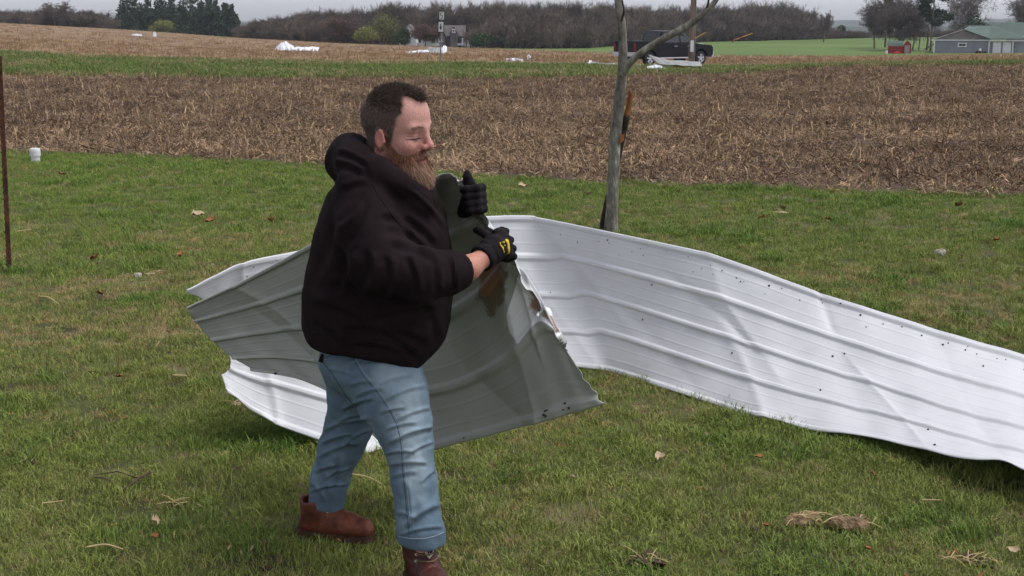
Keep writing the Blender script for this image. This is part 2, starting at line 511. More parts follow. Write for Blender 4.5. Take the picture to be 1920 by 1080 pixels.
Q = sample_band(0, 1, lambda y: 430 if y < 6 else 300 if y < 8.5 else 200 if y < 12 else 130, 3.4, jit=.12, seed=3)
n = len(Q)
x, y = Q[:, 0], Q[:, 1]
dead = np.clip((fbm(x, y, 1.3, 1) * 1.2 + fbm(x, y, .35, 2) * .9 + .02) * 1.7, 0, 1)
lush = np.clip(fbm(x, y, 1.9, 5) * 2.0 - .15, 0, 1)
far_l = np.clip((y - 9.5) / 5, 0, 1)
dead = np.clip(dead * (1 - .75 * far_l) + .06, 0, 1)
rnd = RNG.uniform(0, 1, n)
isdead = rnd < dead * .62 + .10
gcol = mixc(C(88, 98, 46), C(110, 118, 60), RNG.uniform(0, 1, n))
gcol = gcol * (1 - lush[:, None]) + C(76, 98, 40)[None] * lush[:, None]
gcol = gcol * (1 - .5 * far_l[:, None]) + C(82, 104, 42)[None] * .5 * far_l[:, None]
dcol = mixc(C(120, 104, 70), C(150, 132, 92), RNG.uniform(0, 1, n))
col = np.where(isdead[:, None], dcol, gcol) * RNG.uniform(1.45, 1.95, n)[:, None]
vid = RNG.integers(0, 6, n)
cl = (~isdead) & (RNG.uniform(0, 1, n) < .05 + .20 * lush)
vid[cl] = RNG.integers(6, 8, cl.sum())
scl = RNG.uniform(.75, 1.25, n) * (1 - .30 * isdead) * (1 + .25 * lush) * np.clip(.9 + (y - 6) * .03, .9, 1.2)
rot = np.stack([RNG.normal(0, .12, n), RNG.normal(0, .12, n), RNG.uniform(0, 6.283, n)], 1)
g = scatter('lawn_grass', np.stack([x, y, H(x, y)], 1), rot, scl, vid, TUFTS, col)
tag(g, 'short patchy green and straw coloured grass covering the lawn', 'grass', kind='stuff')

Q = sample_band(2, 3, lambda y: 11, jit=.35, seed=4)
x, y = Q[:, 0], Q[:, 1]; n = len(Q)
dead = np.clip(fbm(x * .35, y, .55, 8) * 2.4 - .05, 0, 1)
isd = RNG.uniform(0, 1, n) < dead * .7 + .04
gc = mixc(C(80, 94, 44), C(98, 110, 58), RNG.uniform(0, 1, n)); dc = mixc(C(124, 112, 78), C(140, 122, 92), RNG.uniform(0, 1, n))
col = np.where(isd[:, None], dc, gc) * RNG.uniform(1.2, 1.6, n)[:, None]
g = scatter('verge_grass', np.stack([x, y, H(x, y)], 1), np.stack([RNG.normal(0, .1, n), RNG.normal(0, .1, n), RNG.uniform(0, 6.28, n)], 1),
            RNG.uniform(.7, 1.2, n), RNG.integers(0, 4, n), VTUFTS, col)
tag(g, 'taller green grass on the verge between field and road', 'grass', kind='stuff')

# crumbs of dead leaf and straw caught in the lawn
def crumbs(seed):
    rs = np.random.default_rng(seed); V, F = [], []
    for i in range(rs.integers(1, 4)):
        c = np.array([rs.normal(0, .03), rs.normal(0, .03), rs.uniform(.02, .04)]); th = rs.uniform(0, 6.28)
        L_ = rs.uniform(.006, .014); w = rs.uniform(.15, .5) if rs.uniform() < .7 else .08; L_ = L_ * (2.5 if w == .08 else 1)
        d = np.array([math.cos(th), math.sin(th), rs.normal(0, .3)]) * L_; s_ = np.array([-math.sin(th), math.cos(th), rs.normal(0, .4)]) * L_ * w
        k = len(V); V += [c - d, c + s_ + [0, 0, .004], c + d, c - s_]; F += [(k, k + 1, k + 2, k + 3)]
    return V, F
CR = [source('lawn_crumb', *crumbs(80 + i), m_grass) for i in range(8)]
Q = sample_band(0, 1, lambda y: 9 if y < 8 else 6, 3.6, seed=14)
x, y = Q[:, 0], Q[:, 1]; n = len(Q)
k_ = RNG.integers(0, 4, n); pal = np.array([C(140, 100, 66), C(160, 140, 106), C(116, 78, 54), C(92, 74, 58)])
g = scatter('lawn_litter', np.stack([x, y, H(x, y)], 1), np.stack([RNG.normal(0, .2, n), RNG.normal(0, .2, n), RNG.uniform(0, 6.28, n)], 1), RNG.uniform(.7, 1.5, n), RNG.integers(0, 8, n), CR, pal[k_] * RNG.uniform(.8, 1.2, n)[:, None])
tag(g, 'crumbs of dead leaf and straw strewn through the lawn', 'litter', kind='stuff')

# ------------------------------------------------------------------ corn stubble
def litter(seed, n, rad):
    rs = np.random.default_rng(seed); V, F = [], []
    for i in range(n):
        a = rs.uniform(0, 6.283); r = rad * math.sqrt(rs.uniform())
        c = np.array([r * math.cos(a), r * math.sin(a), rs.uniform(.0, .05)])
        th = rs.uniform(0, 6.283); L_ = rs.uniform(.02, .09) if rs.uniform() < .88 else rs.uniform(.09, .24)
        w = rs.uniform(.002, .0045) if rs.uniform() < .85 else rs.uniform(.0045, .009)
        d = np.array([math.cos(th), math.sin(th), rs.normal(0, .35 if rs.uniform() < .5 else 1.1)]); d /= np.linalg.norm(d)
        s = np.cross(d, [0, 0, 1]); s /= np.linalg.norm(s)
        u = np.cross(s, d); tw = rs.uniform(-1.2, 1.2)
        s2 = s * math.cos(tw) + u * math.sin(tw)
        k = len(V); bow = rs.uniform(-.02, .03)
        c[2] += abs(d[2]) * L_ * .5
        for t in (-.5, 0, .5):
            q = c + d * L_ * t + u * bow * (1 - 4 * t * t)
            V += [q - s2 * w * (1 - .5 * abs(t)), q + s2 * w * (1 - .5 * abs(t))]
        F += [(k, k + 1, k + 3, k + 2), (k + 2, k + 3, k + 5, k + 4)]
    return V, F
def stub(seed):
    rs = np.random.default_rng(seed); m = MB()
    h = rs.uniform(.12, .26)
    tilt = Vector((rs.normal(0, .18), rs.normal(0, .18), 1))
    m.tube([(0, 0, -.02), tilt * h * .5, tilt * h], [.013, .012, .010], 5)
    for k in range(3):   # ragged leaf sheath
        a = rs.uniform(0, 6.28); d = Vector((math.cos(a), math.sin(a), 0)); s = Vector((-d.y, d.x, 0)) * .012
        b = tilt * h * rs.uniform(.3, .9)
        e = b + d * rs.uniform(.05, .14) + Vector((0, 0, rs.uniform(-.1, .06)))
        m.add([b - s, b + s, e + s * .4, e - s * .4], [(0, 1, 2, 3)])
    return m.v, m.f
m_litter = grass_mat('corn_litter', .85, .5, 1.75)
LIT = [source('litter_patch', *litter(i, 84, .32), m_litter) for i in range(6)]
STB = [source('stalk_stub', *stub(60 + i), m_litter) for i in range(6)]
Q = sample_band(1, 2, lambda y: 15 if y < 26 else 10 if y < 36 else 7, jit=.22, seed=5, p0=-420, p1=2360)
x, y = Q[:, 0], Q[:, 1]; n = len(Q)
band = fbm(x * .25, y * 1.2, .5, 11)
edge = np.clip(1 - (y - HC / rat(ROW_A(bearing(x, y)))) / 2.2, 0, 1)
lite = np.clip(.45 + .4 * band + .35 * edge + RNG.normal(0, .25, n), 0, 1)
col = mixc(C(92, 74, 60), C(172, 146, 116), lite ** 1.3) * RNG.uniform(.8, 1.15, n)[:, None]
rot = np.stack([RNG.normal(0, .15, n), RNG.normal(0, .15, n), RNG.uniform(0, 6.28, n)], 1)
pt = [np.stack([x, y, H(x, y)], 1)]; rt = [rot]; sc_ = [RNG.uniform(.8, 1.3, n)]; vi = [RNG.integers(0, 6, n)]; cc = [col]
# stalk stubs stand in rows that follow the near edge of the field
Ynear = lambda p: HC / rat(ROW_A(p))
sx, sy = [], []
for row in range(0, 54):
    off = .35 + row * .76
    xs_ = np.arange(-26, 26, .17)
    # the edge curve as a function of x
    pe = np.linspace(-900, 2800, 400); ye = Ynear(pe); xe = (pe - 960) / FPX * ye * math.cos(PITCH)
    yy = np.interp(xs_, xe, ye) * (1 + 0 * xs_) + off
    keep = RNG.uniform(0, 1, len(xs_)) < (.62 if row < 4 else .42)
    sx.append(xs_[keep] + RNG.normal(0, .05, keep.sum())); sy.append(yy[keep] + RNG.normal(0, .06, keep.sum()))
sx, sy = np.concatenate(sx), np.concatenate(sy)
pb = bearing(sx, sy); Yk, _ = knots(np.clip(pb, -900, 2800))
kp = (sy < Yk[2]) & (pb > -420) & (pb < 2360)
sx, sy = sx[kp], sy[kp]; m_ = len(sx)
pt.append(np.stack([sx, sy, H(sx, sy)], 1)); rt.append(np.stack([RNG.normal(0, .12, m_), RNG.normal(0, .12, m_), RNG.uniform(0, 6.28, m_)], 1))
sc_.append(RNG.uniform(.6, 1.15, m_)); vi.append(RNG.integers(6, 12, m_)); cc.append(mixc(C(104, 82, 60), C(184, 158, 122), RNG.uniform(0, 1, m_)))
g = scatter('corn_stubble', np.concatenate(pt), np.concatenate(rt), np.concatenate(sc_), np.concatenate(vi), LIT + STB, np.concatenate(cc))
tag(g, 'pale brown corn stubble and husk litter covering the near field', 'stubble', kind='stuff')
# farther field beyond the road
Q = sample_band(4, 5, lambda y: 1.6 if y < 110 else .5 if y < 160 else .2, seed=6, p0=-300, p1=2250)
x, y = Q[:, 0], Q[:, 1]; n = len(Q)
col = mixc(C(112, 90, 66), C(164, 138, 104), RNG.uniform(0, 1, n))
g = scatter('far_corn_stubble', np.stack([x, y, H(x, y)], 1), np.stack([RNG.normal(0, .1, n), RNG.normal(0, .1, n), RNG.uniform(0, 6.28, n)], 1),
            RNG.uniform(.9, 1.7, n), np.where(RNG.uniform(0, 1, n) < .55, RNG.integers(6, 12, n), RNG.integers(0, 6, n)), LIT + STB, col)
tag(g, 'golden brown corn stubble rows in the field beyond the road', 'stubble', kind='stuff')
# ================================================================== trees
def grow(rs, p, d, length, r, level, segs, spread, droop, kids, minr):
    """recursive bare branching; segs collects (a, b, ra, rb)"""
    last = level >= len(kids)
    n = 3 if level == 0 else (1 if last else 2)
    g_, u_ = random.gauss, random.uniform
    ax, ay, az = float(p[0]), float(p[1]), float(p[2]); dx, dy, dz = float(d[0]), float(d[1]), float(d[2])
    for i in range(n):
        dx += g_(0, .10); dy += g_(0, .10); dz += g_(0, .06) - droop * level * .05
        l = math.sqrt(dx * dx + dy * dy + dz * dz); dx /= l; dy /= l; dz /= l
        s = length / n
        bx, by, bz = ax + dx * s, ay + dy * s, az + dz * s
        r2 = r * (.82 if level == 0 else .72)
        segs.append(((ax, ay, az), (bx, by, bz), r, r2))
        if not last:
            k = kids[level]
            for j in range(k if i > 0 or level > 0 else (k + 1) // 2):
                th = u_(0, 6.283); ang = u_(.55, 1.25) * spread
                cx, cy, cz = math.cos(th), math.sin(th), .3
                sx, sy, sz = dy * cz - dz * cy, dz * cx - dx * cz, dx * cy - dy * cx
                l = math.sqrt(sx * sx + sy * sy + sz * sz) + 1e-9
                ca, sa = math.cos(ang), math.sin(ang) / l
                nx, ny, nz = dx * ca + sx * sa, dy * ca + sy * sa, dz * ca + sz * sa + .18
                l = math.sqrt(nx * nx + ny * ny + nz * nz)
                t = u_(.25, 1.0)
                grow(rs, (ax + (bx - ax) * t, ay + (by - ay) * t, az + (bz - az) * t), (nx / l, ny / l, nz / l), length * u_(.42, .68), max(r2 * u_(.4, .62), minr), level + 1, segs, spread, droop, kids, minr)
        ax, ay, az, r = bx, by, bz, r2
def seg_mesh(segs, n=3):
    A = np.array([s[0] for s in segs]); B = np.array([s[1] for s in segs])
    ra = np.array([s[2] for s in segs]); rb = np.array([s[3] for s in segs])
    D = B - A; D /= np.linalg.norm(D, axis=1)[:, None] + 1e-9
    ref = np.where(np.abs(D[:, 2:3]) < .9, [[0, 0, 1.]], [[1., 0, 0]])
    U = np.cross(D, ref); U /= np.linalg.norm(U, axis=1)[:, None]; W = np.cross(D, U)
    V = np.zeros((len(segs), 2 * n, 3))
    for k in range(n):
        t = 2 * math.pi * k / n
        o = U * math.cos(t) + W * math.sin(t)
        V[:, k] = A + o * ra[:, None]; V[:, n + k] = B + o * rb[:, None]
    F = []
    base = np.arange(len(segs)) * 2 * n
    for k in range(n):
        F.append(np.stack([base + k, base + (k + 1) % n, base + n + (k + 1) % n, base + n + k], 1))
    return V.reshape(-1, 3), np.concatenate(F)
def bare_segs(seed, h, kids=(4, 3, 3, 2), trunk=.35, spread=.8, r0=.17, minr=.022, droop=0.2):
    rs = np.random.default_rng(seed); random.seed(seed); segs = []
    d = np.array([rs.normal(0, .05), rs.normal(0, .05), 1.0]); d /= np.linalg.norm(d)
    top = d * h * trunk
    segs.append((np.zeros(3), top, r0, r0 * .85))
    nl = rs.integers(3, 5)
    for i in range(nl):
        th = 6.283 * i / nl + rs.uniform(-.5, .5); ang = rs.uniform(.15, .6) * spread
        nd = np.array([math.cos(th) * math.sin(ang), math.sin(th) * math.sin(ang), math.cos(ang)])
        grow(rs, top * rs.uniform(.75, 1), nd, h * rs.uniform(.45, .62), r0 * .6, 0, segs, spread, droop, kids, minr)
    # scale so that the top comes out at h
    zt = max(s[1][2] for s in segs)
    f = h / zt
    return [(np.array(s[0]) * f, np.array(s[1]) * f, s[2], s[3]) for s in segs]
def leaf_cloud(seed, n, blobs, size, flat=.6):
    """leaf-sized faces spread through the volume of several lobes: (centre, radii)"""
    rs = np.random.default_rng(seed)
    w = np.array([b[1][0] * b[1][1] * b[1][2] for b in blobs]) ** .7; w /= w.sum()
    ids = rs.choice(len(blobs), n, p=w)
    Cn = np.array([b[0] for b in blobs])[ids]; Rr = np.array([b[1] for b in blobs])[ids]
    v = rs.normal(0, 1, (n, 3)); v /= np.linalg.norm(v, axis=1)[:, None]
    rad = rs.uniform(.25, 1.0, n) ** .45 * (1 + .12 * rs.normal(0, 1, n))
    c = Cn + v * Rr * rad[:, None]
    a = rs.normal(0, 1, (n, 3)); a /= np.linalg.norm(a, axis=1)[:, None]
    b = np.cross(a, rs.normal(0, 1, (n, 3))); b /= np.linalg.norm(b, axis=1)[:, None]
    s = size * rs.uniform(.6, 1.4, n)[:, None]
    V = np.stack([c - a * s, c + b * s * flat, c + a * s, c - b * s * flat], 1).reshape(-1, 3)
    F = np.arange(n * 4).reshape(-1, 4)
    return V, F

m_bark = pmat('grey_bark', [lin(84, 74, 70), lin(112, 100, 92)], 3, .9, inst=.22)
m_bark_far = pmat('twig_brown', [lin(80, 70, 63), lin(112, 99, 88)], .8, .9, inst=.42)
m_pine = pmat('pine_needles', [lin(30, 46, 32), lin(44, 62, 40), lin(58, 74, 46)], .7, .85, inst=.2)
m_willow = pmat('spring_leaves', [lin(112, 116, 56), lin(136, 138, 74)], .8, .8, inst=.1)
m_olive = pmat('olive_leaves', [lin(86, 88, 48), lin(112, 112, 62)], .8, .8)
m_dkbush = pmat('dark_green_leaves', [lin(36, 56, 28), lin(58, 80, 40)], .9, .8)
m_redtwig = pmat('reddish_twigs', [lin(88, 70, 62), lin(114, 92, 82)], .9, .9)

# ---- the far wood: bare trees that read as one grey-brown mass
WOOD = []
for i in range(8):
    v, f = seg_mesh(bare_segs(300 + i, 10.0, kids=(5, 4, 3, 2) if i % 2 else (6, 3, 3, 2), trunk=.24, spread=.55 + .08 * (i % 3), r0=.15, minr=.014, droop=-.15))
    WOOD.append(source('wood_tree', v, f, m_bark_far))
UNDER = []
for i in range(3):   # undergrowth: low thicket of twigs
    rs = np.random.default_rng(700 + i); segs = []
    for k in range(26):
        th = rs.uniform(0, 6.28); d = np.array([math.cos(th) * .5, math.sin(th) * .5, 1.]); d /= np.linalg.norm(d)
        grow(rs, np.array([rs.normal(0, 1.3), rs.normal(0, 1.3), 0]), d, rs.uniform(1.6, 3.0), .05, 1, segs, .8, .2, (0, 5, 4), .018)
    v, f = seg_mesh(segs); UNDER.append(source('thicket', v, f, m_bark_far))
TOP = tab([(-400, 12), (0, 13), (130, 13), (210, 17), (450, 31), (520, 27), (575, 14), (640, 13), (700, 4), (760, -3), (850, -2), (940, -4), (1050, -3), (1150, 1), (1250, 6), (1330, 1), (1400, -4), (1480, -4), (1505, 9), (1528, 28), (1560, 46), (1640, 50), (1920, 44), (2400, 40)])
rs = np.random.default_rng(12)
pts, rots, scs, ids, cols = [], [], [], [], []
for k in range(900):
    p = rs.uniform(-250, 1545) if k < 820 else rs.uniform(1545, 2200)
    Yf = float(knots(np.array([p]))[0][6][0])
    row = k % 5
    Y_ = Yf + 4 + row * 11 + rs.uniform(-4, 4)
    q = at(p, Y_)
    # height so that the crown line follows the photograph's skyline
    ztop = HC - Y_ * ratio(float(TOP(p)))
    hh = ztop - q.z
    hh *= (rs.uniform(.86, 1.06) if row > 1 else rs.uniform(.55, .95))
    if p > 1545: hh = min(hh, 4.5) * rs.uniform(.6, 1)
    if 200 < p < 470 and Y_ < 300: continue
    if 690 < p < 965 and Y_ < 230: continue
    if 1640 < p: continue
    if hh < 1.5: continue
    pts.append(q - Vector((0, 0, .3))); rots.append((0, 0, rs.uniform(0, 6.28))); s_ = hh / 10.0
    wd = s_ * rs.uniform(.8, 1.25) * (1.25 if hh < 6 else 1)
    scs.append((wd, wd, s_)); ids.append(rs.integers(0, 8)); cols.append((1, 1, 1))
for k in range(420):
    p = rs.uniform(-250, 2300)
    Yf = float(knots(np.array([p]))[0][6][0])
    if 215 < p < 455 or 725 < p < 925: continue
    q = at(p, Yf + rs.uniform(1, 14)); av = (HC - q.y * ratio(float(TOP(p))) - q.z) * .5 / 3.2; pts.append(q - Vector((0, 0, .1))); rots.append((0, 0, rs.uniform(0, 6.28)))
    s_ = min(rs.uniform(.7, 1.5), av); scs.append((s_ * 1.3, s_ * 1.3, s_)); ids.append(8 + rs.integers(0, 3)); cols.append((1, 1, 1))
g = scatter('bare_woodland', np.array(pts), np.array(rots), np.array(scs), np.array(ids), WOOD + UNDER)
tag(g, 'leafless grey brown woodland along the far edge of the fields', 'woodland', kind='stuff')

def tree_thing(name, label, cat, loc, segs_trunk, crown=None, crown_mat=None, bark=None, group=None, rz=0, n=4):
    t = empty(name, loc, rz); tag(t, label, cat, group)
    if segs_trunk:
        v, f = seg_mesh(segs_trunk, n); mesh_obj('trunk', v, f, bark or m_bark, t)
    if crown is not None:
        mesh_obj('crown', crown[0], crown[1], crown_mat, t)
    return t
def bare_thing(label, p, Y, toprow, seed, width=None, trunk=.3, group=None, kids=(4, 3, 3, 2), spread=.8, r0=.2, minr=.03, mat=None, name='bare_tree'):
    q = at(p, Y); h = HC - Y * ratio(toprow) - q.z
    s = bare_segs(seed, h, kids, trunk, spread, r0, minr)
    ntr = [i for i, a in enumerate(s) if a[2] > r0 * .3]; st = set(ntr)
    xs = np.array([a[1] for a in s]); w = np.percentile(np.abs(xs[:, 0]), 97)
    fx = (width / 2) / w if width else 1
    sc = lambda a: (a[0] * [fx, fx, 1], a[1] * [fx, fx, 1], a[2], a[3])
    trunk_s = [sc(s[i]) for i in ntr]; crown_s = [sc(a) for i, a in enumerate(s) if i not in st]
    cv = seg_mesh(crown_s)
    return tree_thing(name, label, 'tree', q, trunk_s, cv, mat or m_bark, mat or m_bark, group)
def bush_thing(label, p, Y, w, toprow, mat, seed, n=1500, leaf=.22, name='bush', cat='bush', group=None, lobes=5, stem=True, conic=0.0):
    q = at(p, Y); h = HC - Y * ratio(toprow) - q.z
    rs = np.random.default_rng(seed); bl = []
    for i in range(lobes):
        f = rs.uniform(0, 1); ww = w / 2 * (1 - conic * f)
        bl.append(((rs.uniform(-.5, .5) * ww, rs.uniform(-.5, .5) * ww, h * (.32 + .36 * f)), (ww * rs.uniform(.5, .72), ww * rs.uniform(.5, .72), h * rs.uniform(.24, .34))))
    bl.append(((0, 0, h * .70), (w * .26, w * .26, h * .30)))
    seg = [(np.zeros(3), np.array([0, 0, h * .4]), .09, .06)]
    for i in range(7):
        b = bl[i % len(bl)][0]; seg.append((np.array([0, 0, h * .12]), np.array(b), .05, .02))
    return tree_thing(name, label, cat, q, seg, leaf_cloud(seed, n, bl, leaf), mat, m_bark, group)

bare_thing('lone spreading bare tree on the skyline of the left field', 102, 252, 1, 43, width=6.0, trunk=.34, r0=.2, spread=1.0, kids=(4, 3, 2, 2), minr=.03)
# pine grove on the left: each pine its own trunk and needle tiers
def pine(seed, h, w):
    rs = np.random.default_rng(seed); bl = []
    for i in range(7):
        f = i / 6; rr = w / 2 * (1 - .62 * f) * rs.uniform(.85, 1.1)
        for j in range(4 if i < 5 else 2):
            a = rs.uniform(0, 6.28)
            bl.append(((math.cos(a) * rr * .6, math.sin(a) * rr * .6, h * (.08 + .82 * f)), (rr * .6, rr * .6, h * .10)))
    bl.append(((0, 0, h * .95), (w * .06, w * .06, h * .07)))
    return leaf_cloud(seed, 3600, bl, .30, .4)
PINES = [(238, 4, 'leftmost pine of the dark grove'), (258, 1, 'second pine from the left end of the dark grove'), (280, 3, 'third pine from the left end of the dark grove'), (305, -3, 'pine behind the yellow-green bush in the dark grove'),
         (328, 0, 'pine at the middle of the dark grove, right of the yellow-green bush'), (350, -6, 'tallest pine at the middle of the dark grove'), (372, -3, 'pine just right of the tallest one in the dark grove'),
         (392, 2, 'fourth pine from the right end of the dark grove'), (408, 5, 'third pine from the right end of the dark grove'), (422, 10, 'second pine from the right end of the dark grove'), (437, 13, 'rightmost slender pine of the dark grove')]
for i, (p, tp, lb) in enumerate(PINES):
    Y_ = 268 + (i * 7) % 16
    q = at(p, Y_); h = HC - Y_ * ratio(tp - 5) - q.z
    tree_thing('pine_tree', lb, 'tree', q, [(np.zeros(3), np.array([0, 0, h * .9]), .2, .05)], pine(500 + i, h, 6.0 if i < 8 else 3.6), m_pine, m_bark, 'pines of the grove on the left')
bush_thing('round yellow-green leafing bush in front of the dark pines', 301, 262, 5.2, 37, m_willow, 61, 4200, .12, lobes=6, name='leafing_bush')
bush_thing('tall yellow-green leafing tree left of the far grey house', 716, 212, 6.2, 22, m_olive, 62, 6000, .12, name='leafing_tree', cat='tree', lobes=8)
bush_thing('small yellow-green bush at the foot of the taller leafing tree', 686, 209, 4.2, 48, m_willow, 63, 3200, .12, name='leafing_bush', lobes=5)
bare_thing('rounded reddish brown budding tree left of the yellow-green trees', 630, 216, 27, 64, width=5.0, trunk=.16, kids=(5, 3, 3, 2), spread=1.0, r0=.15, minr=.035, mat=m_redtwig, name='budding_tree')
bush_thing('dark evergreen shrub left of the far grey house', 758, 205, 3.6, 52, m_dkbush, 65, 2200, .15, name='evergreen_shrub', conic=.4)
bare_thing('low brownish tree with thin trunk between evergreen shrub and signpost', 797, 203.5, 42, 66, width=4.6, trunk=.25, kids=(5, 3, 3, 2), spread=1.1, r0=.1, minr=.03, mat=m_redtwig, name='budding_tree')
bush_thing('dark green shrub right of the far grey house', 903, 203, 4.4, 60, m_dkbush, 67, 2200, .15, name='evergreen_shrub')
bush_thing('smaller dull green shrub among bare trees, farther right of the house', 946, 206, 2.4, 66, m_dkbush, 68, 900, .15, name='evergreen_shrub')
bare_thing('tall twiggy dead tree rising above the wood left of the reddish tree', 582, 250, 10, 69, width=4.0, trunk=.35, kids=(3, 3, 3), r0=.2, minr=.04, name='dead_tree')
bare_thing('lone bare tree at the right end of the wood', 1546, 255, 18, 70, width=2.8, trunk=.35, kids=(4, 3, 3, 2), r0=.14, minr=.025)
bush_thing('small dark conifer clump at the far edge of the green field', 1578, 298, 3.6, 47, m_dkbush, 71, 1800, .2, name='conifer_clump', conic=.5)
# farmyard trees on the right
bare_thing('dense bare tree standing over the red shed', 1690, 205, -30, 72, width=9.5, trunk=.12, kids=(6, 4, 3, 2), spread=.95, r0=.22, minr=.024)
bare_thing('pale bare tree left of the red shed trees, half hidden by them', 1642, 215, -10, 73, width=5.0, trunk=.25, kids=(5, 3, 3, 2), r0=.16, minr=.02)
def tall_pine(label, p, Y, toprow, w, seed, bare):
    q = at(p, Y); h = HC - Y * ratio(toprow) - q.z
    rs = np.random.default_rng(seed); bl = []; seg = [(np.zeros(3), np.array([.1, 0, h * .95]), .2, .05)]
    for i in range(16):
        f = rs.uniform(bare, 1); a = rs.uniform(0, 6.28); rr = w / 2 * (1 - .5 * (f - bare) / (1 - bare)) * rs.uniform(.4, .9)
        c = (math.cos(a) * rr, math.sin(a) * rr, h * f)
        bl.append((c, (w * .2, w * .2, h * .06))); seg.append((np.array([.05, 0, h * f * .96]), np.array(c), .05, .02))
    tree_thing('pine_tree', label, 'tree', q, seg, leaf_cloud(seed, 6500, bl, .20, .4), m_pine, m_bark)
tall_pine('tall dark pine between red shed and grey garage', 1748, 199, -34, 5.2, 74, .42)
tall_pine('dark pine tucked into the bare tree behind the red shed', 1662, 222, -10, 3.2, 75, .3)
bare_thing('wide fan shaped bare tree behind the grey garage', 1822, 235, -24, 76, width=8.0, trunk=.3, kids=(4, 3, 3, 2), spread=1.0, r0=.2, minr=.024)
bare_thing('bare tree at the right edge behind the green roofed house', 1918, 245, -16, 77, width=5.5, trunk=.3, kids=(4, 3, 3, 2), r0=.16, minr=.022)
bush_thing('dark evergreen mass behind the garage roof', 1826, 232, 5.4, 26, m_dkbush, 78, 2200, .18, name='evergreen_shrub')
def trunk_thing(label, p0, r0w, p1, r1w, Y, rad, name='tree_trunk'):
    a, b = P(p0, r0w, Y), P(p1, r1w, Y)
    m = MB(); mid = (a + b) / 2 + Vector((.08, 0, .05)); pts_ = [a - (b - a) * .03, mid, b]
    o = m.tube(pts_, [rad, rad * .85, rad * .6], 7).build(name, m_bark); tag(o, label, 'trunk')
trunk_thing('slim dark trunk just right of the red shed', 1709, 101, 1716, 62, 203, .13)
trunk_thing('middle slim trunk right of the red shed', 1721, 100, 1726, 60, 206, .11)
trunk_thing('thick dark trunk nearest the grey garage', 1737, 100, 1741, 50, 204, .17)
trunk_thing('fallen trunk leaning up behind the garage roof', 1722, 99, 1815, 47, 208, .14, 'leaning_trunk')
# ================================================================== buildings, road things, debris
m_black = pmat('truck_paint', [(.003, .003, .005, 1)], 3, .42, spec=.2)
m_glass = pmat('dark_glass', [(.012, .012, .016, 1)], 3, .1, spec=.5)
m_tyre = pmat('tyre_rubber', [(.012, .012, .012, 1)], 20, .85)
m_chrome = pmat('chrome', [lin(190, 190, 195)], 5, .3, metal=.7)
m_red = pmat('red_lens', [lin(120, 14, 14)], 5, .25)
m_lens = pmat('clear_lens', [lin(200, 205, 210)], 5, .2)
m_dark = pmat('dark_trim', [lin(24, 23, 24)], 8, .7)
m_white = pmat('white_paint', [lin(214, 216, 220), lin(228, 229, 232)], 2, .55)
m_wsheet = pmat('white_sheet_metal', [lin(212, 214, 220), lin(232, 233, 238)], 1.2, .45)
m_gsheet = pmat('grey_sheet_metal', [lin(128, 130, 128), lin(156, 158, 154)], 1.2, .5)
m_siding = pmat('grey_siding', [lin(124, 126, 138), lin(138, 140, 150)], .7, .8)
m_shingle = pmat('grey_shingles', [lin(104, 100, 98), lin(128, 124, 120)], 1.5, .9)
m_groof = pmat('green_metal_roof', [lin(66, 84, 74), lin(78, 96, 86)], .6, .6)
m_redwall = pmat('barn_red', [lin(122, 24, 30), lin(142, 34, 40)], 1.2, .75)
m_wood = pmat('weathered_wood', [lin(110, 94, 80), lin(146, 126, 106)], 3, .9, .3, 20, stretch=(6, 6, 1))
m_splint = pmat('fresh_split_wood', [lin(176, 128, 60), lin(206, 164, 92)], 6, .85, stretch=(4, 4, 1))
m_steel = pmat('galvanised_steel', [lin(110, 112, 114), lin(140, 142, 144)], 6, .5, metal=.5)
m_pole = pmat('pole_wood', [lin(112, 92, 80), lin(150, 128, 112)], 2.5, .9, .3, 14, stretch=(6, 6, .5))

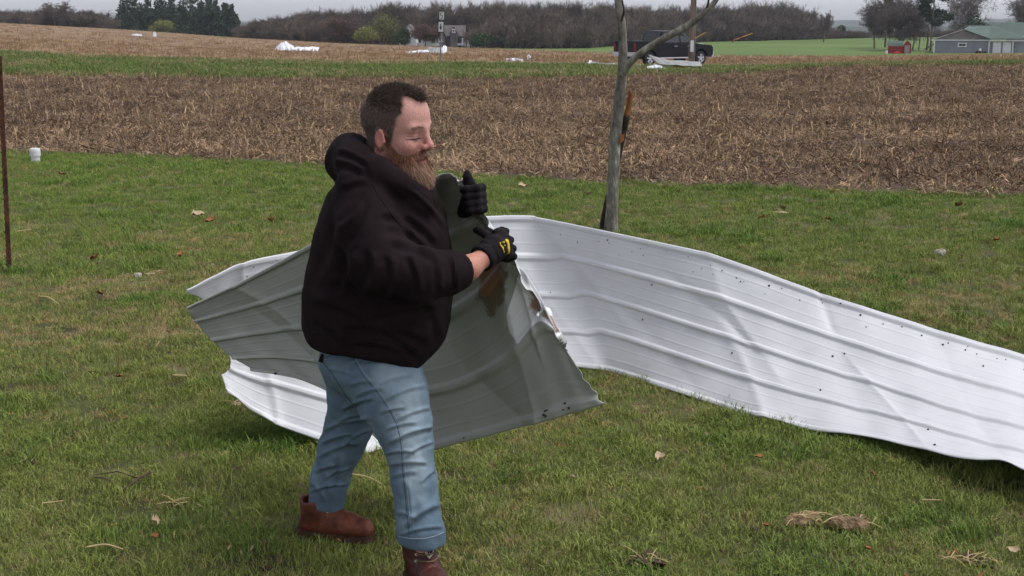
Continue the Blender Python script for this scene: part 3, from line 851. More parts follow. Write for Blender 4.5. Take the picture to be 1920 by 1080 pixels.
# ---- the black pickup
def pickup():
    q = ground(1262, 127, 40, 90); q = at(1247, 69.5); q.z += .02
    t = empty('pickup_truck', q, R(33)); tag(t, 'black crew cab pickup truck stopped on the road behind the pole', 'truck'); t.scale = (.94, .94, .92)
    W = 1.0
    # lower body, side outline with wheel arches (x forward)
    def arch(cx, r=.50, zc=.42, n=9):
        return [(cx + r * math.cos(a), zc + r * math.sin(a)) for a in np.linspace(math.pi * .94, math.pi * .06, n)]
    XR, XF = -1.82, 1.88
    side = [(-2.85, .62), (-2.30, .50)] + [(x, max(z, .42)) for x, z in arch(XR)] + [(1.36, .42)] + [(x, max(z, .42)) for x, z in arch(XF)] + \
           [(2.62, .45), (2.78, .62), (2.76, 1.02), (2.62, 1.14), (1.35, 1.24), (1.20, 1.26), (-.98, 1.24), (-1.0, 1.36), (-2.84, 1.38)]
    def slab(poly, y0, y1):
        m = MB(); m.prism(poly, (1, 0, 0), (0, 0, 1), (0, 1, 0), (0, y0, 0), y1 - y0); return m
    b = slab(side, -W, W).build('body', m_black, t, bevel=.05)
    # dark panel stands in for the shade inside the bed
    MB().box((-1.92, 0, 1.385), (1.75, 1.8, .02)).build('bed_shade', m_dark, t)
    # greenhouse: tapered cab
    lo = [(-.72, 1.22), (1.52, 1.22)]; 
    v = []
    for s in (-1, 1):
        v += [(-1.0, s * .95, 1.22), (1.62, s * .95, 1.22), (.80, s * .74, 1.94), (-.80, s * .74, 1.94), (.1, s * .76, 1.975)]
    f = [(0, 1, 2, 4, 3), (5, 8, 9, 7, 6), (1, 6, 7, 2), (0, 3, 8, 5), (2, 7, 9, 4), (3, 4, 9, 8), (0, 5, 6, 1)]
    MB().add(v, f).build('cab', m_black, t, bevel=.04)
    # windows sit proud of the cab
    def pane(name, pts, n, mat=m_glass):
        m = MB(); n = Vector(n).normalized() * .012
        k = len(pts); a = [Vector(p) + n for p in pts]; c = [Vector(p) - n for p in pts]
        m.add(a + c, [tuple(range(k)), tuple(range(2 * k - 1, k - 1, -1))] + [(i, k + i, k + (i + 1) % k, (i + 1) % k) for i in range(k)])
        return m.build(name, mat, t)
    for s in (-1, 1):
        sl = lambda x, z: (x, s * (.95 - .21 * (z - 1.22) / .70 + .006), z)
        pane('window', [sl(.40, 1.30), sl(1.36, 1.30), sl(.76, 1.86), sl(.40, 1.86)], (0, s, .3))
        pane('window', [sl(-.82, 1.30), sl(.30, 1.30), sl(.30, 1.86), sl(-.72, 1.86)], (0, s, .3))
        mm = MB().box((1.18, s * 1.08, 1.34), (.10, .22, .24)); mm.build('mirror', m_black, t, bevel=.03)
        MB().box((.95, s * (W + .012), 1.10), (.2, .02, .035)).build('door_handle', m_chrome, t)
        MB().box((-.0, s * (W + .012), 1.10), (.2, .02, .035)).build('door_handle', m_chrome, t)
        MB().box((.03, s * (W + .02), .44), (2.3, .08, .07)).build('running_board', m_chrome, t, bevel=.02)
        MB().box((-2.83, s * .91, 1.05), (.10, .17, .46)).build('tail_light', m_red, t, bevel=.02)
        MB().box((2.70, s * .80, .98), (.16, .34, .22)).build('headlight', m_lens, t, bevel=.03)
    pane('windshield', [(1.58, -.86, 1.27), (1.58, .86, 1.27), (.85, .68, 1.90), (.85, -.68, 1.90)], (.6, 0, .8))
    pane('rear_window', [(-.97, -.72, 1.38), (-.97, .72, 1.38), (-.82, .62, 1.88), (-.82, -.62, 1.88)], (-1, 0, .25))
    MB().box((-2.90, 0, .66), (.16, 1.9, .24)).build('rear_bumper', m_chrome, t, bevel=.03)
    MB().box((2.82, 0, .62), (.16, 1.86, .28)).build('front_bumper', m_chrome, t, bevel=.04)
    MB().box((2.77, 0, .95), (.08, 1.1, .26)).build('grille', m_chrome, t, bevel=.02)
    MB().box((2.30, -.4, 1.20), (.35, .3, .04)).build('hood_scoop', m_chrome, t)
    for x in (XR, XF):
        for s in (-1, 1):
            w = MB(); ring = [(.40, .0), (.40, .20), (.37, .26), (.25, .27), (.25, -.0)]
            n = 22; vs, fs = [], []
            prof = [(.24, .0), (.36, -.005), (.40, .04), (.40, .22), (.36, .265), (.24, .26)]
            for k in range(n):
                a = 2 * math.pi * k / n
                for r_, d in prof: vs.append((x + r_ * math.cos(a), s * (W - .27 + d), .40 + r_ * math.sin(a)))
            m_ = len(prof)
            for k in range(n):
                for j in range(m_ - 1): fs.append((k * m_ + j, ((k + 1) % n) * m_ + j, ((k + 1) % n) * m_ + j + 1, k * m_ + j + 1))
            wh = w.add(vs, fs).build('wheel', m_tyre, t)
            r_ = MB(); yf = s * (W - .03)
            for k in range(5):
                a = 2 * math.pi * k / 5 + .3
                r_.box((x + .13 * math.cos(a), yf, .40 + .13 * math.sin(a)), (.24, .03, .085), Euler((0, -a, 0)).to_matrix())
            r_.tube([(x, yf - .03 * s, .40), (x, yf + .02 * s, .40)], .07, 10)
            r_.build('rim', m_chrome, wh)
            rr = MB(); vs = []; 
            for k in range(18):
                a = 2 * math.pi * k / 18
                vs += [(x + .25 * math.cos(a), yf + .01 * s, .40 + .25 * math.sin(a)), (x + .215 * math.cos(a), yf - .02 * s, .40 + .215 * math.sin(a))]
            rr.add(vs, [(2 * k, 2 * ((k + 1) % 18), 2 * ((k + 1) % 18) + 1, 2 * k + 1) for k in range(18)]).build('rim_ring', m_chrome, wh)
            dk = MB(); dk.tube([(x, s * (W - .20), .40), (x, s * (W - .16), .40)], .24, 14).build('brake_disc', m_dark, wh)
    MB().box((0, 0, .55), (4.8, 1.5, .3)).build('chassis', m_dark, t)
pickup()

# ---- leaning utility pole in front of the truck
a = ground(1297, 126, 40, 90); Yp = 64.0
b0, b1 = P(1296, 127, Yp), P(1303, -60, Yp)
t = empty('utility_pole', (0, 0, 0)); tag(t, 'weathered wooden utility pole standing on the verge in front of the truck', 'pole')
m = MB(); gz = float(H(b0.x, Yp)[0]); m.tube([(b0.x, Yp, gz - .3), b0.lerp(b1, .3), b0.lerp(b1, .7), b1], [.165, .155, .14, .125], 12); m.build('shaft', m_pole, t, True)
c = b0.lerp(b1, .22); MB().box((c.x - .02, Yp - .17, c.z), (.16, .03, .55)).build('number_plate', m_white, t)
c = b0.lerp(b1, .05); MB().box((c.x - .10, Yp - .12, c.z - .05), (.2, .16, .5)).build('base_box', m_wood, t)
m = MB(); c0, c1 = b0.lerp(b1, .05), b0.lerp(b1, .98); m.tube([(c0.x + .12, Yp - .13, c0.z), (c1.x + .09, Yp - .12, c1.z)], .025, 6); m.build('conduit', m_steel, t)

# ---- signpost with two small white plates
m_sign = pmat('sign_face', [lin(214, 214, 212)], 4, .5); m_signb = pmat('sign_black', [lin(16, 16, 18)], 4, .6)
Ys = 63.0
q0 = P(825, 123, Ys); q1 = P(828.5, 20, Ys)
t = empty('signpost', (0, 0, 0)); tag(t, 'roadside signpost carrying two small black edged white plates', 'sign')
gz = float(H(q0.x, Ys)[0])
MB().tube([(q0.x, Ys, gz - .2), q1], .034, 8).build('post', m_steel, t)
def plate(rt, rb, pc, strokes):
    top, bot = P(pc, rt, Ys), P(pc, rb, Ys); h = top.z - bot.z; c = (top + bot) / 2
    w = .255; Mx = Euler((0, R(1.5), R(-12))).to_matrix()
    MB().box(c + Vector((0, -.05, 0)), (w + .03, .014, h), Mx).build('plate_back', m_signb, t)
    f = MB().box(c + Vector((-.004, -.062, 0)), (w - .02, .014, h - .07), Mx).build('plate_face', m_sign, t)
    m = MB()
    for (x, z, sx, sz) in strokes:
        m.box(c + Mx @ Vector((x * w, -.074, z * h)), (sx * w, .010, sz * h), Mx)
    m.build('marking', m_signb, t)
plate(20.5, 38, 828.5, [(-.16, .16, .10, .34), (-.02, .30, .34, .07), (.04, .02, .28, .06), (.2, -.1, .10, .26), (-.02, -.28, .4, .07)])
plate(39.5, 61, 827, [(0, -.02, .12, .5), (.0, .02, .34, .07), (.0, -.16, .34, .07), (-.14, -.07, .1, .2), (.14, -.07, .1, .2), (0, .2, .16, .12)])

# ---- far grey house among the trees
def gable(cx, cy, z0, w, d, hw, hr, mat_w, mat_r, t, wall='wall', roof='roof', ov=.3, axis='x'):
    """gable box: ridge along x (axis x) or y"""
    if axis == 'x':
        poly = [(-d / 2, 0), (d / 2, 0), (d / 2, hw), (0, hr), (-d / 2, hw)]
        MB().prism(poly, (0, 1, 0), (0, 0, 1), (1, 0, 0), (cx - w / 2, cy, z0), w).build(wall, mat_w, t)
        for s in (-1, 1):
            sl = Vector((0, s * d / 2, hw - hr)); sl = sl * (1 + ov / sl.length); n = Vector((0, s * (hr - hw), d / 2)).normalized() * .08
            A = Vector((cx - w / 2 - ov, cy, z0 + hr)); B = Vector((w + 2 * ov, 0, 0)); up = n * .3
            v = [A + up, A + B + up, A + B + sl + up, A + sl + up]
            MB().add([p for p in v] + [p + n for p in v], [(3, 2, 1, 0), (4, 5, 6, 7), (0, 1, 5, 4), (1, 2, 6, 5), (2, 3, 7, 6), (3, 0, 4, 7)]).build(roof, mat_r, t)
    else:
        poly = [(-w / 2, 0), (w / 2, 0), (w / 2, hw), (0, hr), (-w / 2, hw)]
        MB().prism(poly, (1, 0, 0), (0, 0, 1), (0, 1, 0), (cx, cy - d / 2, z0), d).build(wall, mat_w, t)
        for s in (-1, 1):
            sl = Vector((s * w / 2, 0, hw - hr)); sl = sl * (1 + ov / sl.length); n = Vector((s * (hr - hw), 0, w / 2)).normalized() * .08
            A = Vector((cx, cy - d / 2 - ov, z0 + hr)); B = Vector((0, d + 2 * ov, 0)); up = n * .3
            v = [A + up, A + B + up, A + B + sl + up, A + sl + up]
            MB().add([p for p in v] + [p + n for p in v], [(3, 2, 1, 0), (4, 5, 6, 7), (0, 1, 5, 4), (1, 2, 6, 5), (2, 3, 7, 6), (3, 0, 4, 7)]).build(roof, mat_r, t)
def window(t, c, w, h, d=-1, panes=1, frame=None):
    f = MB(); cx, cy, cz = c
    for s in (-1, 1):
        f.box((cx + s * w / 2, cy, cz), (.12, .10, h + .24)); f.box((cx, cy - .003, cz + s * h / 2), (w + .24, .10, .12))
    fo = f.build('window', frame or m_white, t)
    pw = w / panes
    for k in range(panes):
        MB().box((cx - w / 2 + pw * (k + .5), cy + .02, cz), (pw - .10 * (panes > 1), .04, h - .12)).build('pane', m_glass, fo)
    return fo
Yh = 214.0
q = at(845, Yh); q.z = HC - Yh * ratio(90)
s = Yh / FPX        # metres per pixel there
t = empty('farm_house', q); tag(t, 'grey shingled house half hidden by trees beyond the field', 'house')
m_hsid = pmat('weathered_shakes', [lin(96, 90, 90), lin(116, 110, 110)], 1.2, .9); m_hroof = pmat('dark_shingles', [lin(80, 74, 74), lin(100, 94, 92)], 1.5, .9)
gable(0, 3, -1, 47 * s, 6, 1 + 22 * s, 1 + 40 * s, m_hsid, m_hroof, t, axis='x')
gable(6 * s, .5, 0, 13 * s, 3.4, 26 * s, 38 * s, m_hsid, m_hroof, t, wall='dormer_wall', roof='dormer_roof', ov=.12, axis='y')
window(t, (6 * s, -1.28, 31 * s), 4 * s, 5 * s)
gable(-18 * s, 1.0, -1, 14 * s, 5.5, 1 + 26 * s, 1 + 38 * s, m_hsid, m_hroof, t, wall='wing_wall', roof='wing_roof', ov=.2, axis='y')
window(t, (-18 * s, -1.8, 16 * s), 5 * s, 8 * s)
MB().box((16 * s, -.06, 9 * s), (9 * s, .08, 13 * s)).build('porch_shade', m_glass, t)  # dark slab stands in for the shade inside the porch
for k in (10.5, 21.5): MB().box((k * s, -.2, 9 * s), (.22, .22, 18 * s)).build('porch_post', m_white, t)
MB().box((15 * s, -.5, .6), (22 * s, .5, .35)).build('porch_deck', m_white, t)
t2q = at(766, 220); t2q.z = HC - 220 * ratio(88)
t = empty('white_house', t2q); tag(t, 'white gabled house almost hidden behind the dark evergreen shrub', 'house')
s2 = 220 / FPX
gable(0, 3, -1, 26 * s2, 6, 1 + 24 * s2, 1 + 40 * s2, m_white, m_shingle, t, axis='y')
window(t, (0, -.05, 20 * s2), 5 * s2, 8 * s2)
o = MB().box((0, 0, .3), (40 * s, .12, .5)).build('white_rail_fence', m_white); o.location = at(802, 206); tag(o, 'low pale rail below the brownish tree by the grey house', 'fence')

# ---- farmyard on the right: red shed, grey garage, green roofed house
Yg = 190.0; g = Yg / FPX
def spot(px, py, Y): 
    return P(px, py, Y)
q = spot(1750, 103.5, Yg)
t = empty('garage', q, -math.atan2(q.x, q.y)); tag(t, 'grey sided garage with two white doors and green roof', 'garage')
W1 = 96 * g      # gable end facing the road
poly = [(0, -.6), (W1, -.6), (W1, 28 * g), (50 * g, 45 * g), (0, 28 * g)]
MB().prism(poly, (1, 0, 0), (0, 0, 1), (0, 1, 0), (0, 0, 0), 7).build('gable_wall', m_siding, t)
MB().prism([(-.2, 28 * g), (W1 + .3, 28 * g), (50 * g, 45.5 * g)], (1, 0, 0), (0, 0, 1), (0, 1, 0), (0, -.10, 0), .08).build('gable_siding', m_shingle, t)
MB().box((W1 / 2, -.14, 27.4 * g), (W1 + .9, .14, .14)).build('trim_board', m_white, t)
for x in (0.06, W1 - .05): MB().box((x, -.07, 13 * g), (.18, .1, 27 * g)).build('corner_board', m_white, t)
window(t, (49 * g, -.05, 19 * g), 13 * g, 5.5 * g, panes=2)
# right wing with the doors, set back under a green roof
MB().box((W1 + 30 * g, 1.6, 12 * g - .2), (60 * g, 3.0, 26 * g + .4)).build('door_wall', m_siding, t)
for k in (102, 119): 
    d = MB().box((k * g + 8 * g * .0 + 7 * g, .07, 12 * g), (14 * g, .08, 24 * g)).build('garage_door', m_white, t)
    for j in range(3): MB().box((k * g + 7 * g, .02, (5 + 7 * j) * g), (11.5 * g, .03, 5 * g)).build('panel', m_white, d)
MB().box((136 * g, .0, 12.5 * g), (2.4 * g, .2, 26 * g)).build('porch_post', m_white, t)
MB().box((W1 + 31 * g, -.35, 27.5 * g), (66 * g, .16, 1.8 * g)).build('fascia', m_white, t)
v = [(50 * g, -.2, 46 * g), (96 * g, -.5, 29 * g), (162 * g, -.5, 29 * g), (104 * g, 4.5, 52 * g), (60 * g, 4.5, 52 * g)]
MB().add([Vector(p) for p in v] + [Vector(p) + Vector((0, .0, .12)) for p in v], [(4, 3, 2, 1, 0), (5, 6, 7, 8, 9)] + [(i, (i + 1) % 5, 5 + (i + 1) % 5, 5 + i) for i in range(5)]).build('roof', m_groof, t)
MB().prism([(0, 0), (-50 * g, -17.5 * g), (-50 * g, -18.8 * g), (0, -1.3 * g)], (1, 0, 0), (0, 0, 1), (0, 1, 0), (50 * g, -.2, 46.4 * g), 7.2).build('roof_slope', m_shingle, t)
MB().box((138 * g, -.15, 27 * g - .9), (.12, .12, .25)).build('lantern', m_dark, t)

q = spot(1905, 101, 196.0)
t = empty('green_roof_house', q, -math.atan2(q.x, q.y)); tag(t, 'house with long green metal roof at the right edge', 'house')
MB().box((4, 3, 1.2), (11, 5, 3.2)).build('wall', m_siding, t)
v = [(-62 * g, 2.2, 57 * g), (30 * g, 2.2, 57 * g), (90 * g, -1.2, 33 * g), (-5 * g, -1.2, 33 * g)]
MB().add([Vector(p) for p in v] + [Vector(p) + Vector((0, .05, .14)) for p in v], [(3, 2, 1, 0), (4, 5, 6, 7)] + [(i, (i + 1) % 4, 4 + (i + 1) % 4, 4 + i) for i in range(4)]).build('roof', m_groof, t)
MB().box((40 * g, -1.2, 33 * g), (92 * g, .16, .16)).build('fascia', m_white, t)
for x in (8, 40): window(t, (x * g + 1, .45, 18 * g), 8 * g, 12 * g)
MB().box((2.0, -.4, .25), (7, 1.6, .5)).build('porch_deck', m_dark, t)

q = spot(1664, 103.5, Yg)
t = empty('red_shed', q, -math.atan2(q.x, q.y)); tag(t, 'small red gambrel shed with green roof and pale door', 'shed')
MB().box((14 * g, 1.2, 8 * g), (28 * g, 2.4, 18 * g)).build('wall', m_redwall, t)
MB().prism([(0, 17 * g), (.3, 22 * g), (.9, 26 * g), (1.5, 26 * g), (2.1, 22 * g), (2.4, 17 * g)], (0, 1, 0), (0, 0, 1), (1, 0, 0), (-.12, 0, 0), 28 * g).build('roof', m_groof, t)
MB().prism([(27 * g, -1 * g), (41 * g, -1 * g), (41 * g, 20 * g), (34 * g, 27 * g), (27 * g, 18 * g)], (1, 0, 0), (0, 0, 1), (0, 1, 0), (0, -.06, 0), 2.3).build('front_wall', m_redwall, t)
MB().box((34 * g, -.10, 9 * g), (9 * g, .08, 18 * g)).build('door', pmat('pale_door', [lin(150, 138, 136)], 2, .8), t)
m_bred = pmat('bright_red_tarp', [lin(190, 24, 36)], 2, .6)
o = MB().tube([spot(1674, 103, 187.5) + Vector((0, 0, .2)), spot(1680, 101.5, 187.5) + Vector((0, 0, .25)), spot(1690, 103, 187.5) + Vector((0, 0, .2))], [.08, .14, .08], 8).build('red_tarp', m_bred); tag(o, 'bright red tarp lying along the foot of the red shed', 'tarp')
q = spot(1661.5, 103.5, 189.0)
t = empty('white_barrel', q); tag(t, 'white barrel standing at the left corner of the red shed', 'barrel')
MB().tube([(0, 0, -.1), (0, 0, .12), (0, 0, .45), (0, 0, .62)], [.17, .19, .19, .17], 12).build('drum', m_white, t); MB().tube([(0, 0, .62), (0, 0, .66)], .18, 12).build('lid', m_white, t)
q = spot(1840, 103, 187.0)
t = empty('garden_tractor', q); tag(t, 'small dark garden tractor parked before the garage doors', 'tractor')
MB().box((0, 0, .38), (1.2, .5, .3)).build('body', m_dark, t, bevel=.05); MB().box((-.25, 0, .68), (.3, .4, .4)).build('seat', m_white, t, bevel=.05)
for x, r_ in ((-.45, .30), (.45, .2)):
    for y_ in (-.35, .35): MB().tube([(x, y_ - .08, r_), (x, y_ + .08, r_)], r_, 12).build('wheel', m_tyre, t)
MB().tube([(.12, 0, .5), (0, 0, .85)], .03, 6).build('steering_column', m_dark, t)

# ---- scattered storm debris out in the fields
def crumple(seed, outline, thick, mats, rough=.1):
    """a torn metal sheet: grid bent and buckled, with real thickness. outline: rows of (x, z, y) control points bottom -> top"""
    g_ = np.array(outline, dtype=float); nr, nc = g_.shape[:2]
    rs = np.random.default_rng(seed); su, sv = (nc - 1) * 4 + 1, (nr - 1) * 4 + 1
    U = np.linspace(0, nc - 1, su); Vv = np.linspace(0, nr - 1, sv)
    G = np.zeros((sv, su, 3))
    for a, v in enumerate(Vv):
        i = min(int(v), nr - 2); fv = v - i
        for b_, u in enumerate(U):
            j = min(int(u), nc - 2); fu = u - j
            G[a, b_] = (g_[i, j] * (1 - fu) + g_[i, j + 1] * fu) * (1 - fv) + (g_[i + 1, j] * (1 - fu) + g_[i + 1, j + 1] * fu) * fv
    G[:, :, 1] += .05 * np.sin(np.linspace(0, 9 * np.pi, su))[None] + rs.normal(0, rough * .3, (sv, su)); G[:, :, 2] += rs.normal(0, rough * .25, (sv, su))
    top = G.reshape(-1, 3); bot = top + np.array([0, thick, -thick])
    F = []
    for a in range(sv - 1):
        for b_ in range(su - 1):
            k = a * su + b_; F.append((k, k + 1, k + su + 1, k + su))
    n = len(top); F2 = [tuple(i + n for i in reversed(q_)) for q_ in F]
    return np.concatenate([top, bot]), F + F2
def debris(name, label, cat, loc, outline, mat, seed, rough=.08, parts=()):
    t = empty(name, loc); tag(t, label, cat)
    v, f = crumple(seed, outline, .03, None, rough); mesh_obj('sheet', v, f, mat, t)
    for k, (ol, mt, nm) in enumerate(parts):
        v, f = crumple(seed + k + 1, ol, .03, None, rough); mesh_obj(nm, v, f, mt, t)
    return t
gq = ground(556, 95, 72, 260); sD = gq.y / FPX
X = lambda px, c, s_: (px - c) * s_
debris('crumpled_sheet', 'bright white crumpled sheet in the far field, farthest left', 'metal sheet', gq,
       [[(X(516, 556, sD), -.1, 0), (X(530, 556, sD), -.6, .05), (X(545, 556, sD), -.5, .05), (X(558, 556, sD), -.3, .05)],
        [(X(517, 556, sD), .1, .5 * .5), (X(528, 556, sD), .2, 15 * sD), (X(536, 556, sD), .3, 16 * sD), (X(550, 556, sD), .2, 8 * sD)]], m_wsheet, 80, .12,
       [([[(X(545, 556, sD), -.5, .03), (X(570, 556, sD), -.5, .03), (X(597, 556, sD), -.5, .0)], [(X(545, 556, sD), .5, 6 * sD), (X(570, 556, sD), .5, 7 * sD), (X(597, 556, sD), .4, 6 * sD)]], m_wsheet, 'strip')])
gq = ground(800, 100, 72, 260); sD = gq.y / FPX
debris('curled_sheet', 'grey and white curled sheet in the far field behind the signpost', 'metal sheet', gq,
       [[(X(803, 800, sD), -.4, 0), (X(815, 800, sD), -.5, 0), (X(826, 800, sD), -.6, 0)], [(X(803, 800, sD), .4, 12 * sD), (X(815, 800, sD), .3, 10 * sD), (X(826, 800, sD), .3, 9 * sD)]], m_gsheet, 84, .08,
       [([[(X(825, 800, sD), -.6, 0), (X(834, 800, sD), -.7, 0), (X(838, 800, sD), -.5, 4 * sD)], [(X(826, 800, sD), .2, 9 * sD), (X(832, 800, sD), .2, 15 * sD), (X(837, 800, sD), .3, 13 * sD)]], m_wsheet, 'curl'),
        ([[(X(760, 800, sD), -.3, .0), (X(780, 800, sD), -.3, .05), (X(805, 800, sD), -.3, .12)], [(X(762, 800, sD), .3, 3 * sD), (X(780, 800, sD), .3, 5 * sD), (X(805, 800, sD), .3, 7 * sD)]], m_wsheet, 'strip')])
gq = ground(1126, 125, 40, 90); sD = gq.y / FPX
debris('bent_sheet', 'bent white and grey sheet at the roadside left of the truck', 'metal sheet', gq,
       [[(X(1100, 1126, sD), -.3, 0), (X(1108, 1126, sD), -.3, 0)], [(X(1106, 1126, sD), .2, 12 * sD), (X(1110, 1126, sD), .2, 11 * sD)]], m_wsheet, 88, .04,
       [([[(X(1106, 1126, sD), -.3, .02), (X(1125, 1126, sD), -.3, .02), (X(1142, 1126, sD), -.3, .02)], [(X(1110, 1126, sD), .3, 10 * sD), (X(1125, 1126, sD), .3, 7 * sD), (X(1142, 1126, sD), .3, 5 * sD)]], m_gsheet, 'grey_fold'),
        ([[(X(1120, 1126, sD), -.6, .02), (X(1140, 1126, sD), -.6, .02), (X(1158, 1126, sD), -.6, .02)], [(X(1122, 1126, sD), -.2, 5 * sD), (X(1140, 1126, sD), -.2, 6 * sD), (X(1158, 1126, sD), -.2, 6 * sD)]], m_wsheet, 'white_fold')])
# the heap at the foot of the pole
Yd = 55.0; sD = Yd / FPX; gq = at(1275, Yd); gq.z = HC - Yd * ratio(147) ; gq.z = float(H(gq.x, Yd)[0])
DX = lambda px: (px - 1275) * sD
t = debris('fallen_panel', 'torn white panel lying in front of the debris heap by the pole', 'metal sheet', gq,
           [[(DX(1216), -.2, .02), (DX(1240), -.5, .02), (DX(1262), -.5, 0)], [(DX(1218), .3, 10 * sD), (DX(1236), .2, 13 * sD), (DX(1256), .2, 5 * sD)]], m_wsheet, 92, .05)
t = debris('fallen_panel', 'long grey panel on top of the debris heap by the pole', 'metal sheet', gq + Vector((0, .5, 0)),
           [[(DX(1240), -.4, 13 * sD), (DX(1270), -.5, 12 * sD), (DX(1318), -.5, 11 * sD)], [(DX(1222), .4, 30 * sD), (DX(1262), .5, 20 * sD), (DX(1320), .5, 17 * sD)]], m_gsheet, 94, .05)
t = debris('fallen_panel', 'thin pale strip of metal under the grey panel by the pole', 'metal sheet', gq + Vector((0, -.2, 0)),
           [[(DX(1255), -.4, .0), (DX(1280), -.5, .0), (DX(1306), -.5, 0)], [(DX(1255), .2, 5 * sD), (DX(1280), .2, 5 * sD), (DX(1306), .2, 5 * sD)]], m_gsheet, 96, .03)
t = debris('crushed_gutter', 'dark crushed gutter at the right end of the debris heap', 'metal sheet', gq + Vector((0, -.1, 0)),
           [[(DX(1312), -.4, .0), (DX(1325), -.5, .0), (DX(1338), -.3, 0)], [(DX(1310), .2, 9 * sD), (DX(1322), .2, 4 * sD), (DX(1337), .2, 6 * sD)]], pmat('dark_metal', [lin(60, 60, 62), lin(110, 112, 116)], 3, .5), 97, .06)
m = MB()
for k in range(5): m.box(gq + Vector((DX(1300) + k * .06 - .3, .15 + .05 * k, .10 + .035 * k)), (1.2, .12, .04), (R(4 * k), R(3), R(8 * k - 14)))
o = m.build('split_boards', pmat('charred_boards', [lin(70, 50, 38), lin(140, 92, 56)], 4, .9)); tag(o, 'bundle of splintered brown boards under the grey panel by the pole', 'boards')
for px, py, lb, sz in ((964, 115, 'small white metal scrap in the far field left of a smaller upright one', .55), (992, 112.5, 'tiny upright white scrap in the far field beside a wider scrap', .3), (290, 69, 'tiny upright white scrap near the yellow-green bush', .55), (256, 67, 'flat pale scrap near the pine grove', .7)):
    gq = ground(px, py, 72, 270)
    w = sz * (1.0 if 'flat' in lb or 'left of' in lb else .45); h = sz * (.3 if 'flat' in lb or 'left of' in lb else 1.0)
    v, f = crumple(int(px), [[(-w, -.1, -.02), (0, -.15, -.02), (w, -.1, -.02)], [(-w * .8, .1, h), (0, .15, h * 1.2), (w * .9, .1, h * .8)]], .02, None, .05)
    o = mesh_obj('metal_scrap', v, f, m_wsheet); o.location = gq; tag(o, lb, 'scrap')
# striped bars at the wood's edge
m_yel = pmat('yellow_plastic', [lin(196, 150, 52)], 4, .6); m_org = pmat('orange_plastic', [lin(176, 84, 50)], 4, .6)
for a_, b_, Y_, lb in (((1374, 76), (1411, 62.5), 250, 'thin yellow and orange bar slanting up at the far edge of the green field'), ((1298, 75), (1323, 61), 250, 'thin yellow bar slanting up just right of the pole')):
    p0, p1 = P(a_[0], a_[1], Y_), P(b_[0], b_[1], Y_)
    t = empty('slanted_bar', (0, 0, 0)); tag(t, lb, 'bar')
    n = 6
    gz = float(H(p0.x, Y_)[0])
    MB().tube([(p0.x - .05, Y_, gz - .2), (p0.x, Y_, p0.z)], .06, 6).build('foot', m_dark, t)
    for k in range(n):
        u0, u1 = k / n, (k + 1) / n
        MB().tube([p0.lerp(p1, u0), p0.lerp(p1, u1)], .085, 6).build('segment', m_org if (k % 2 == 0 and k < 3 and 'orange' in lb) else m_yel, t)
# splintered tree at the wood's edge
q = at(1108, 222); s_ = 222 / FPX
t = empty('splintered_tree', q); tag(t, 'snapped tree showing fresh yellow wood at the edge of the wood', 'tree')
MB().tube([(-.2, 0, -.2), (-.1, 0, 1.6), (0, 0, 20 * s_)], [.2, .17, .12], 7).build('trunk', m_bark, t)
MB().tube([(0, 0, 17 * s_), (-.02, 0, 24 * s_), (-.1, 0, 31 * s_)], [.14, .11, .02], 6).build('splinter', m_splint, t)
MB().tube([(0, 0, 25 * s_), (.6, 0, 27 * s_), (1.3, 0, 22 * s_)], [.10, .14, .05], 6).build('torn_limb', m_splint, t)
MB().tube([(1.2, 0, 22 * s_), (1.9, .1, 12 * s_), (2.4, 0, 2 * s_)], [.1, .09, .05], 6).build('hanging_limb', m_bark, t)

# ---- the air
hz = MB().box((0, 1000, 15), (4200, 2400, 130)).build('haze', None)
hz['kind'] = 'stuff'; tag(hz, 'thin pale blue haze over the distant land', 'haze')
m_h = bpy.data.materials.new('haze_air'); m_h.use_nodes = True; nt = m_h.node_tree; nt.nodes.clear()
vo = nt.nodes.new('ShaderNodeVolumePrincipled'); vo.inputs['Color'].default_value = (.86, .92, 1.0, 1); vo.inputs['Density'].default_value = .0002; vo.inputs['Anisotropy'].default_value = .1
ou = nt.nodes.new('ShaderNodeOutputMaterial'); nt.links.new(vo.outputs[0], ou.inputs['Volume']); hz.data.materials.append(m_h)
# ================================================================== roofing sheets and yard things in the foreground
def catmull(pts, n):
    """smooth curve through control points, n samples"""
    pts = np.asarray(pts, float); m = len(pts)
    t = np.linspace(0, m - 1, n); i = np.clip(t.astype(int), 0, m - 2); f = (t - i)[:, None]
    g = lambda k: pts[np.clip(k, 0, m - 1)]
    p0, p1, p2, p3 = g(i - 1), g(i), g(i + 1), g(i + 2)
    p0 = np.where((i == 0)[:, None], 2 * p1 - p2, p0); p3 = np.where((i == m - 2)[:, None], 2 * p2 - p1, p3)
    return .5 * (2 * p1 + (p2 - p0) * f + (2 * p0 - 5 * p1 + 4 * p2 - p3) * f ** 2 + (3 * p1 - p0 - 3 * p2 + p3) * f ** 3)
def linear_curve(pts, n, round_=.0):
    pts = np.asarray(pts, float); t = np.linspace(0, len(pts) - 1, n)
    L_ = np.stack([np.interp(t, np.arange(len(pts)), pts[:, k]) for k in range(3)], 1)
    return L_ * (1 - round_) + catmull(pts, n) * round_

def rib_profile(s, ribs=(0.015, .25, .5, .75, .985), h=.0135, wb=.026, wt=.010):
    """height of the pressed ribs across the sheet, s in 0..1"""
    z = np.zeros_like(s)
    for r in ribs:
        d = np.abs(s - r)
        z = np.maximum(z, h * np.clip((wb - d) / (wb - wt), 0, 1))
    for a in (.0833, .1667, .3333, .4167, .5833, .6667, .8333, .9167):
        z = np.maximum(z, .0016 * np.clip(1 - np.abs(s - a) / .007, 0, 1))
    return z

